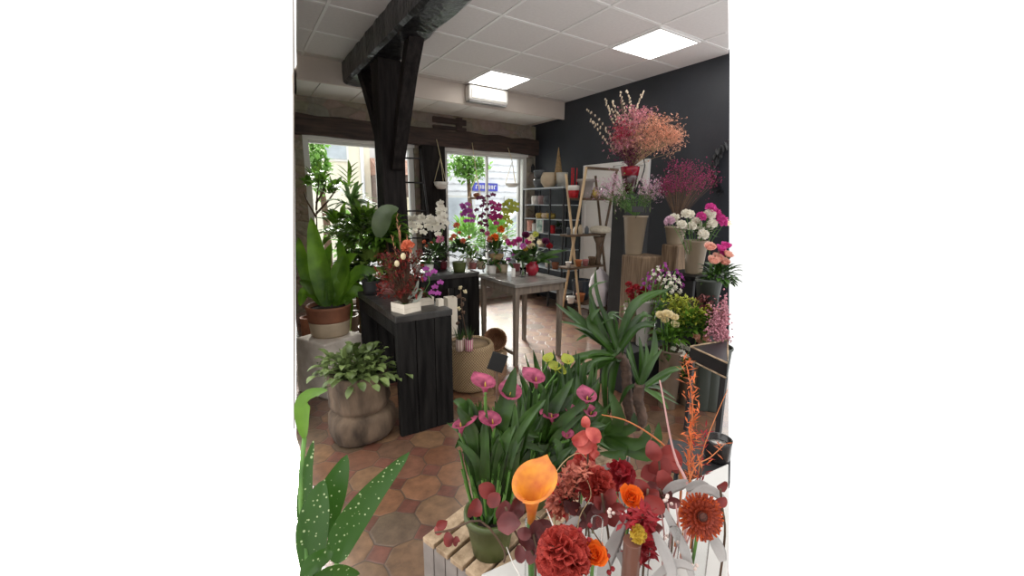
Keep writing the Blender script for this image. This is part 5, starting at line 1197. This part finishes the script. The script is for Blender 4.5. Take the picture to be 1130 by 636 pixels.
# yucca
yc = V((1.27,1.42,.30)); yd = DEP(yc+V((0,0,.4)))
t = ground_pot('yucca', 'tall yucca with two thick trunks and long sword leaves in the middle of the room', 'potted plant', yc, .10, .17, black_m)
tk = mat('yucca_trunk', (.085,.05,.035), .85, .4, 25, .9, 40)
ca, cb = AT(681,388,yd), AT(706,425,yd-.05); fa = yc+V((-.015,.02,.15)); fb = yc+V((.04,-.02,.15))
def trunk(f, c_): 
    P = curve([f, f.lerp(c_,.5)+V((.008,0,0)), c_], 22); return MB().tube(P, [SZ(8.5,yd)*(1+.07*(-1)**i)/1.0*.55*1.5 if True else 0 for i in range(23)], 12)
for f, c_ in ((fa, ca+V((.015,0,-.03))), (fb, cb)): pass
for pp_ in ((ca+V((.0,.0,-.01)),AT(690,404,yd+.03),AT(692,440,yd+.03),AT(691,475,yd+.03),fa),(cb,AT(704,440,yd-.03),AT(703,470,yd-.03),fb)):
    P = curve(list(pp_), 30); MB().tube(P, [SZ(5.6,yd)*(1+.08*(-1)**i) for i in range(31)], 12).build('trunk', tk, t)
mb = MB()
YL = [((635,354),(613,335),17),((657,352),(652,325),21),((659,325),(657,297),9),((700,336),(731,320),17),((703,352),(721,350),13),((702,362),(726,356),18),((646,393),(619,400),17),((645,362),(617,355),9),((676,415),(672,460),17),
      ((642,408),(612,441),17),((670,355),(663,337),15),((652,372),(634,362),12),((690,402),(695,372),10),((662,390),(648,410),12),((692,365),(707,350),12),((672,350),(684,345),11),((655,400),(640,425),10)]
for m_, tp, w in YL+[((a[0]+rnd.uniform(-9,9),a[1]+rnd.uniform(-7,7)),(b[0]+rnd.uniform(-14,14),b[1]+rnd.uniform(-4,22)),w*.85) for a, b, w in YL]:
    dj = rnd.uniform(-.12,.10); cc = ca+V((rnd.uniform(-.012,.012),rnd.uniform(-.012,.012),rnd.uniform(-.04,.02)))
    mb.leafp([cc, AT(*m_, yd+dj*.6), AT(*tp, yd+dj)], SZ(w*.52,yd), up=-fwd*.8+V((rnd.uniform(-.6,.6),0,.8)), fold=.16, n=10, base=.5, shape=.8)
mb.build('leaf_crown', leaf_yucca, t); mb = MB()
for m_, tp, w in (((708,395),(705,371),11),((721,392),(722,362),15),((738,410),(757,406),13),((726,428),(746,441),9),((728,440),(738,452),9),((696,400),(691,384),11),((700,408),(694,372),10),((730,420),(741,412),9),((716,405),(731,385),12),((692,430),(682,450),9),((713,395),(712,378),12),((724,434),(750,447),7)):
    dj = rnd.uniform(-.1,.08); mb.leafp([cb+V((0,0,rnd.uniform(-.03,.01))), AT(*m_, yd-.05+dj*.6), AT(*tp, yd-.05+dj)], SZ(w*.56,yd), up=-fwd*.8+V((rnd.uniform(-.6,.6),0,.8)), fold=.16, n=10, base=.5, shape=.8)
mb.build('leaf_crown', leaf_yucca, t)
mb = MB()
for m_, tp, w in (((680,470),(672,430),16),((662,480),(640,492),16),((700,490),(716,468),14),((690,500),(660,500),14),((705,500),(722,500),14),((668,470),(655,440),13),((690,475),(700,455),12),((712,495),(727,466),14)):
    mb.leafp([yc+V((0,0,.16)), AT(*m_, yd-.1), AT(*tp, yd-.12)], SZ(w,yd), up=-fwd, fold=.15, n=8)
mb.build('low_leaves', leaf_yucca, t)
# spotted plant at the left edge, pot below the picture
sp_ = V((.15,.78,.42)); pot_c = AT(352,700,.80)
t = ground_pot('spotted_plant', 'plant with long cream speckled green leaves in the near left corner', 'potted plant', (pot_c.x,pot_c.y,0), .09, pot_c.z, black_m, taper=.85)
sm = spotted_mat(); f0 = pot_c+V((0,0,-.05))
mb = MB(); g = MB()
for pts, w, dd in (([(372,622),(380,590),(411,545),(452,499)],33,.82),([(342,606),(353,572),(369,538),(383,502)],38,.92),([(345,640),(345,590),(350,555),(357,530)],34,.86),([(337,600),(336,560),(339,520),(346,486)],16,.95),([(333,640),(345,622),(360,612),(366,604)],20,.7),([(345,640),(365,634),(380,632),(397,634)],22,.7)):
    P = [AT(*p, dd+.02*i) for i, p in enumerate(pts)]
    mb.leafp(P, SZ(w,dd), up=-fwd+V((.25,0,.1)), fold=.12, n=14, shape=.8, base=.2); g.tube(curve([f0, f0.lerp(P[0],.6)+V((0,0,.02)), P[0]], 6), .005, 6)
mb.build('spotted_leaves', sm, t); g.build('leaf_stalks', stem_m, t)
mb = MB()
P = [AT(336,484,.96),AT(335,454,.95),AT(341,438,.95),AT(362,431,.93)]; mb.leafp(P, SZ(19,.95), up=-fwd+V((0,0,1)), fold=.2, n=12, base=.4); g = MB().tube(curve([f0, AT(332,560,.9), P[0]],6), .005, 6)
mb.build('pale_leaf', leaf_mid, t); g.build('leaf_stalk', stem_m, t)
# =================================================================== FOREGROUND: WHITE TABLE AND ITS FLOWERS
WT = .80
t = thing('white_table', 'white table in the near right corner covered with red flowers', 'table', (.7,.4,0))
MB().prism([(.335,.607),(.30,.30),(.64,.289),(1.09,.543)], WT-.03, WT).build('tabletop', wtable, t, smooth=False, bevel=.004)
for x, y in ((.37,.55),(.35,.35),(.62,.32),(.97,.515)): MB().box2((x-.02,y-.02,0),(x+.02,y+.02,WT-.03)).build('leg', white_paint, t, smooth=False)
def tall_vase(label, px, py, d, r=.012, m=None, name='glass_tube'):
    p = AT(px, py, d); c = V((p.x,p.y,WT)); h = p.z-WT
    return single(name, MB().lathe([(0,.001),(r*.9,.001),(r,.005),(r,h-.003),(r*1.05,h),(r*.99,h)], c, 16), m or glass_clear, label, 'vase', None, at=c), c
def bloom(name, label, px, py, d, kind, m, s, face=.25, tilt=(0,0), foot=None, cat='flower', stem=stem_m, z0=.01, leafm=None):
    p = AT(px, py, d); f = V(foot) if foot is not None else V((p.x+fwd.x*.02, p.y+fwd.y*.02, WT+z0))
    t = thing(name, label, cat, f)
    ax = (-fwd*(1-face)+V((0,0,face+.15))+rgt*tilt[0]).normalized()
    MB().tube(curve([f, f.lerp(p,.7), p-ax*s*.2], 8), .003, 6).build('stem', stem, t)
    put(head(kind, m), 'bloom', t, p, axis_rot(ax, rnd.uniform(0,6)), s); return t, p
tall_vase('slim clear glass tube holding the orange calla lily', 588, 575, .76, .014)
tall_vase('slim clear glass tube left of the grey wood pieces', 659, 574, .74, .011)
tall_vase('amber glass tube under the small yellow strawflower', 698, 597, .66, .014, glass_amber)
tall_vase('clear glass tube beside the amber one', 711, 600, .67, .010)
tall_vase('clear glass tube holding the rust red gerbera', 776, 585, .72, .012)
tall_vase('thin glass tube between the wood pieces and the gerbera', 745, 585, .70, .009)
tall_vase('clear glass tube of the big coral carnation', 605, 620, .68, .016)
bloom('carnation', 'large coral red carnation at the front edge of the white table', 622, 614, .655, 'ruffle', P_coral, .043, .3)
bloom('carnation', 'coral red carnation in the middle behind the white table flowers', 659, 535, .86, 'ruffle', P_coral, .036, .3)
bloom('carnation', 'dark crimson carnation behind the orange ranunculus', 684, 524, .92, 'ruffle_small', P_crimson, .034, .4)
bloom('carnation', 'crimson carnation near the pink calla leaves above the coral one', 645, 508, .95, 'ruffle_small', P_coral, .026, .4)
bloom('ranunculus', 'bright orange ranunculus in the centre of the table flowers', 696, 551, .72, 'rose', P_orange, .020, .5)
bloom('ranunculus', 'bright orange ranunculus beside the big coral carnation', 655, 613, .66, 'rose', P_orange, .019, .5)
t, p = bloom('strawflower', 'small yellow strawflower above the amber glass tube', 704, 590, .655, 'ruffle_small', P_yellow, .014, .2)
t, p = bloom('gerbera', 'rust red gerbera with orange petal edges at the right of the table', 773, 570, .70, 'gerbera', P_rust, .037, .12)
MB().ell(p-fwd*.006+V((0,0,.003)), (.009,.009,.007), axis_rot(-fwd)).build('flower_centre', mat('gerbera_centre', (.07,.02,.012), .8, .4, 300), t)
ring_m = ring(ring(MB(), petal_mb(.56,.13,.1,.8,4), 34, .46, .03, -.03, 1, 0, .05), petal_mb(.3,.1,.1,.8,3), 30, .55, .45, .02, 1, .1, .06)
t_ax = axis_rot((-fwd*.88+V((0,0,.27))).normalized()); ring_m.xform(t_ax, p-fwd*.001, .037); ring_m.build('orange_petals', petal('rust_edge', (.52,.075,.012), .35), t)
# orange calla
p = AT(586,532,.76); f = V((AT(588,575,.76).x, AT(588,575,.76).y, WT+.012)); t = thing('calla_lily', 'large glowing orange calla lily bloom at the front of the table', 'flower', f)
S = .0455; ax = V((.03,.04,1)).normalized(); b = AT(586,584,.76); x = -fwd*.75-rgt*.45; y = (x-ax*x.dot(ax)).normalized(); rot = Matrix((y.cross(ax), y, ax)).transposed()
HEADS['calla_big'] = lambda: m_calla(36, 22, 1.9, .62, .72); put(head('calla_big', P_callaor), 'spathe', t, b, rot, S)
put(HM['sp'], 'spadix', t, b, rot, S*.8)
MB().tube([f, f.lerp(b,.5), b+ax*.012], [.006,.007,.008], 8).build('flower_stem', stem_m, t)
# eucalyptus sprigs dyed red: round leaves along a twig
def sprig(label, twig, leaves, d, m, tw=.0022, stemm=stem_br, name='eucalyptus_sprig', foot=None):
    P = [AT(*p, d) for p in twig]; f = V(foot) if foot is not None else V((P[0].x,P[0].y,WT+.012)); t = thing(name, label, 'foliage', f)
    MB().tube(curve([f]+P if (f-P[0]).length > .01 else P, 12), tw, 6).build('twig', stemm, t); mb = MB()
    for px, py, w, a in leaves:
        q = AT(px,py,d+rnd.uniform(-.02,.02)); r = SZ(w,d); dr = rgt*math.cos(a)+U_*math.sin(a)
        mb.leafp([q-dr*r*.55, q+fwd*rnd.uniform(-.01,.004), q+dr*r*.55-fwd*rnd.uniform(-.008,.012)], r*rnd.uniform(.85,1), up=-fwd+V((rnd.uniform(-.5,.5),rnd.uniform(-.5,.5),rnd.uniform(0,.6))), fold=rnd.uniform(.05,.3), n=8, shape=1, base=.7)
    mb.build('leaves', m, t); return t
sprig('sprig of flat red leaves lying over the weathered crate', [(556,606),(530,575),(498,585),(480,588)], [(524,561,17,1.3),(488,578,13,.6),(496,594,13,2.0),(484,584,10,3.3),(504,597,9,4.8),(537,540,18,2.6),(545,552,16,.8)], .82, P_euca)
sprig('sprig of curled dusky plum leaves in front of the olive green pot', [(590,615),(570,590),(558,560)], [(557,565,24,1.5),(570,560,20,1.2),(562,578,24,.2),(578,592,17,5),(586,600,16,4.6),(597,585,26,.5),(604,592,24,2.8),(574,610,15,4.9)], .74, P_eucadk)
sprig('tall sprig of coral red leaves in front of the pink callas', [(648,560),(649,520),(648,480)], [(646,466,11,1.5),(640,482,17,.6),(655,480,17,2.5),(645,492,16,3.6),(652,493,15,5.2),(638,490,12,2.8),(656,500,11,5.6)], .88, petal('euca_bright', (.56,.05,.05), .35, (.72,.16,.12), .5, .2))
sprig('large spray of red leaves reaching up right of the centre', [(720,560),(728,520),(722,490)], [(720,498,20,1.8),(727,516,26,.9),(716,522,20,3.4),(732,530,20,5.0),(741,507,24,-.15),(724,535,18,4.4),(745,515,14,-.5),(735,496,13,.7)], .84, P_euca)
sprig('sprig of deep red leaves around the centre orange ranunculus', [(712,600),(712,570),(715,540)], [(714,548,26,.4),(722,556,22,5.6),(707,540,20,2),(722,583,18,5.5),(700,566,13,3.5),(710,572,14,4.5),(715,598,16,4.2),(697,606,14,3.6),(716,612,12,5)], .72, P_euca)
sprig('sprig of dark dusty leaves behind the coral carnation', [(650,600),(648,575),(640,560)], [(647,566,24,1.2),(655,574,20,5),(633,560,16,2.6),(640,575,16,4),(625,558,14,2),(660,560,14,.5)], .80, P_eucadk)
sprig('sprig of dark red leaves at the right edge beyond the gerbera', [(800,590),(797,560),(795,540)], [(797,536,14,1.6),(795,553,13,.3),(793,563,8,5),(796,572,8,4)], .76, P_euca)
sprig('sprig of red leaves between the salmon spray and the crimson carnation', [(672,600),(668,570),(664,545)], [(668,560,20,.6),(676,570,18,5.2),(660,552,15,2.3),(672,546,17,1.2),(664,574,14,3.8),(682,562,14,.2)], .78, P_euca)
sprig('low sprig of dusky leaves left of the big coral carnation', [(600,640),(594,610),(588,590)], [(590,583,20,1.6),(582,598,18,2.6),(600,603,18,.4),(588,612,17,4.2),(578,586,14,2.8)], .72, P_eucadk)
sprig('sprig of bright red leaves under the tall coral leaf sprig', [(636,590),(640,545),(640,515)], [(632,514,15,2.4),(650,516,16,.5),(640,528,18,1.2),(628,535,15,2.9),(655,528,13,.2),(622,525,12,2.5)], .90, petal('euca_mid', (.40,.035,.03), .35, (.55,.10,.07), .5, .2, 12))
sprig('sprig of wine red leaves at the back right of the ranunculus', [(742,590),(735,560),(728,540)], [(733,548,18,.9),(724,545,15,2.2),(741,552,14,.1),(730,562,15,3.9),(718,536,14,2.0)], .79, P_eucadk)
t = thing('leaf_spray', 'spray of small salmon red leaves right of the orange calla', 'foliage', AT(625,575,.84)*1); t.location.z = WT+.012
r0 = t.location.copy(); spray(t, 'salmon_leaves', petal('salmon_dark', (.46,.07,.05), .45, (.62,.20,.13)), [(617,548,6,6),(627,540,7,6),(633,527,6,6),(620,560,6,4),(640,520,6,5),(612,560,4,4)], 230, 1, .0055, r0, r0.lerp(AT(625,560,.84),.8), .86, .05, stem_br, 45, 'leaf')
mb = MB()
for k in range(70): mb.octa(AT(rnd.gauss(625,9),rnd.gauss(545,11),.85+rnd.uniform(-.04,.04)), .004)
mb.build('berries', P_red, t)
t = thing('leaf_spray', 'fine dark red spray between the yellow strawflower and centre ranunculus', 'foliage', AT(706,575,.70)); t.location.z = WT+.012; r0 = t.location.copy()
spray(t, 'dark_red_leaves', P_crimson, [(706,570,6,6),(700,577,5,5),(713,577,5,5),(708,602,7,5),(702,610,5,4)], 130, 1, .006, r0, r0.lerp(AT(706,585,.70),.7), .70, .04, stem_br, 30, 'leaf')
# thin twigs
def twig(label, pts, d, m, w=.0025, feather=None, n=60):
    P = [AT(*p, d+.02*i) for i, p in enumerate(pts)]; f = V((P[0].x,P[0].y,WT+.01)); t = thing('twig', label, 'twig', f)
    MB().tube(curve([f]+P, 16), [w*(1-.04*i) for i in range(17)], 6).build('stick', m, t)
    if feather:
        mb = MB(); Q = curve(P, 40)
        for i in range(n):
            q = rnd.choice(Q[4:])+V((rnd.gauss(0,.006),rnd.gauss(0,.006),rnd.gauss(0,.006))); mb.leaf(q, (rnd.uniform(-1,1),rnd.uniform(-1,1),rnd.uniform(0,1)), .018, .004, .1, .1, 2)
        mb.build('feathery_tips', feather, t)
    return t
orange_tw = mat('orange_twig', (.55,.17,.05), .6, .2); pink_tw = mat('pale_pink_twig', (.62,.34,.32), .6, .2)
twig('pale pink bare twig rising right of the red leaf spray', [(760,545),(747,510),(740,485),(731,435),(728,420)], .80, pink_tw, .0035)
twig('feathery orange twig standing beside the pale pink twig', [(762,540),(760,515),(763,480),(764,440),(757,400)], .82, orange_tw, .003, petal('orange_feather', (.62,.15,.04), .4), 190)
twig('orange twig curving down from the upper middle to the red leaf spray', [(752,530),(740,500),(718,480),(690,464),(664,458)], .84, orange_tw, .003)
twig('thin orange twig leaning to the right edge', [(768,545),(775,500),(790,460),(803,430)], .84, orange_tw, .0018)
twig('thin orange twig curling over beside the gerbera', [(758,545),(768,515),(784,505),(800,490)], .80, orange_tw, .002, petal('orange_feather', (.6,.2,.05)), 20)
twig('brown twig with tiny berries right of the orange feathery twig', [(770,545),(775,512),(772,490),(778,478)], .83, stem_br, .002, P_crimson, 40)
twig('straw coloured twig arching over the salmon leaf spray', [(612,570),(606,545),(618,515),(640,500),(655,520)], .84, dry_m, .002)
twig('fine rust twig wandering over the salmon leaf spray', [(640,590),(630,560),(612,535),(606,552)], .82, orange_tw, .0014)
twig('fine rust twig crossing behind the crimson carnation', [(690,570),(676,540),(660,520),(640,512)], .86, orange_tw, .0014, P_crimson, 14)
twig('fine straw twig between the two coral carnations', [(636,600),(640,570),(652,548),(648,530)], .76, dry_m, .0013)
twig('thin white twig left of the big coral carnation', [(618,598),(611,582),(603,562)], .70, white_cer, .0025)
twig('thin white twig at the near left corner of the white table', [(574,640),(566,622),(559,604)], .70, white_cer, .0018)
# whitewashed driftwood pieces standing on the table as one centrepiece
t = thing('driftwood_centrepiece', 'centrepiece of curled silver grey wooden pieces standing on the white table', 'ornament', (AT(700,620,.68).x, AT(700,620,.68).y, WT))
for pts, w, d in (([(664,650),(668,622),(679,598),(689,573)],17,.70),([(742,650),(741,628),(731,605),(722,588)],13,.68),([(764,640),(757,612),(746,588),(733,562)],11,.71),([(798,620),(795,610),(789,598),(784,588)],13,.74),([(694,640),(688,620),(682,608),(679,604)],9,.70),([(755,556),(770,544),(783,541),(800,552)],12,.77),([(757,540),(768,536),(778,538),(786,546)],12,.79),([(728,556),(740,540),(752,535),(760,533)],13,.80),
                  ([(622,590),(628,582),(634,576),(640,572)],11,.78),([(720,640),(735,628),(750,622),(765,628)],12,.70)):
    P = curve([AT(*p, d) for p in pts], 12); W = SZ(w, d); rows = []
    for i, p in enumerate(P):
        q = i/12; dr = (P[min(i+1,12)]-P[max(i-1,0)]).normalized(); sd = dr.cross(-fwd).normalized(); k = W*.5*(.35+.65*math.sin(PI*(q*.85+.1)))
        nn = -fwd; row = []
        for a, b_ in ((-1,.0),(-.5,-.18),(0,-.25),(.5,-.18),(1,0),(.5,.02),(0,-.05),(-.5,.02),(-1,0)): row.append(p+sd*k*a+nn*k*(b_*1.6))
        rows.append(row)
    MB().sheet(rows).build('wood_piece', ribbon_m, t)
pb = MB()
for q in range(26): 
    c_ = rnd.choice([(677,566),(735,555),(740,548),(733,565),(748,600),(752,615),(765,625),(742,590)]); pb.ell(AT(c_[0]+rnd.gauss(0,3.5),c_[1]+rnd.gauss(0,4),.72+rnd.uniform(-.02,.02)), (.0034,.0034,.0028), None, 7, 5)
t = thing('white_blossom_spray', 'spray of tiny blush white blossoms between the wood pieces', 'flowers', (AT(735,600,.72).x, AT(735,600,.72).y, WT)); pb.build('blossoms', mat('petal_blush_white', (.72,.58,.52), .6, .15, 30), t)
sb = MB()
for x in (733,741,750,762): sb.tube([V(t.location)+V((0,0,.004)), AT(x,590,.72), AT(x-4,556,.72)], .0015, 5)
sb.build('stems', pink_tw, t)
mb = MB()
for px, py in ((668,608),(671,614),(676,628),(672,632),(651,580),(650,596),(640,585)): mb.ell(AT(px,py,.66), .004, None, 8, 6)
t = thing('berry_sprig', 'sprig of small dark red berries on the near grey wood piece', 'foliage', (AT(672,640,.66).x, AT(672,640,.66).y, WT+.004)); mb.build('berries', P_crimson, t)
MB().tube([V(t.location), AT(674,628,.66), AT(669,608,.66), AT(651,582,.66)], .0012, 5).build('twig', stem_br, t)
# black side table with a mug candle at the right edge
ms = thing('side_table', 'small black side table under the dark mug at the right edge', 'table', (1.4,.86,0))
mz = .68; mp = AT(791,507,z=mz)
MB().box((mp.x-.05,mp.y+.04,mz-.0125), (.17,.20,.025), rotz(.5)).build('tabletop', chalk, ms, smooth=False, bevel=.003)
for a in (.3,1.87,3.44,5.0): MB().tube([(mp.x-.05+.06*math.cos(a),mp.y+.04+.06*math.sin(a),mz-.02),(mp.x-.05+.065*math.cos(a),mp.y+.04+.065*math.sin(a),0)], .008, 6).build('leg', black_metal, ms)
t = thing('candle_mug', 'glossy dark mug candle on the small black side table', 'candle', mp); rr = SZ(17, DEP(mp))*.78
MB().lathe([(rr*.8,0),(rr,.012),(rr,.065),(rr*1.03,.075),(rr*.94,.075),(rr*.92,.05)], mp, 26).build('mug', mat('dark_glaze', (.02,.018,.018), .15, .4, 20), t)
MB().lathe([(0,.055),(rr*.93,.054)], mp, 20).build('wax', white_cer, t); MB().tube([mp+V((0,0,.05)), mp+V((0,0,.066))], .0012, 5).build('wick', black_m, t)

# =================================================================== LIGHT AND CAMERA
w = bpy.data.worlds.new('World'); bpy.context.scene.world = w; w.use_nodes = True
N = w.node_tree.nodes; L = w.node_tree.links; bg = N['Background']; bg.inputs['Color'].default_value = (1, .995, .985, 1)
tc = N.new('ShaderNodeTexCoord'); sx = N.new('ShaderNodeSeparateXYZ'); L.new(tc.outputs['Generated'], sx.inputs[0])      # overcast sky: the zenith is brighter than the horizon
def ramp(a, b, c, d):
    m = N.new('ShaderNodeMapRange'); m.clamp = True
    for k, q in zip(('From Min','From Max','To Min','To Max'), (a,b,c,d)): m.inputs[k].default_value = q
    L.new(sx.outputs['Z'], m.inputs['Value']); return m.outputs['Result']
ad = N.new('ShaderNodeMath'); ad.operation = 'ADD'; L.new(ramp(0,1,1.03,3.3), ad.inputs[0]); L.new(ramp(-1,0,.55,0), ad.inputs[1]); L.new(ad.outputs[0], bg.inputs['Strength'])   # and the ground throws light back up
sl = bpy.data.lights.new('hazy_sun', 'SUN'); sl.energy = 15; sl.angle = math.radians(22); sl.color = (1, .96, .9)
so = bpy.data.objects.new('hazy_sun', sl); C.objects.link(so); so.location = (5, 12, 9)
so.rotation_euler = V((-.25, -1, -.60)).to_track_quat('-Z', 'Y').to_euler()
cam = bpy.data.cameras.new('camera'); co = bpy.data.objects.new('camera', cam); C.objects.link(co)
cam.sensor_width = 36; cam.sensor_fit = 'HORIZONTAL'; cam.lens = F/1130*36; cam.clip_start = .02
co.location = O; co.rotation_euler = Matrix((R_, U_, -fwd)).transposed().to_euler()
bpy.context.scene.camera = co
vs = bpy.context.scene.view_settings; vs.view_transform = 'Standard'; vs.look = 'None'; vs.exposure = 0; vs.gamma = 1; vs.use_curve_mapping = False
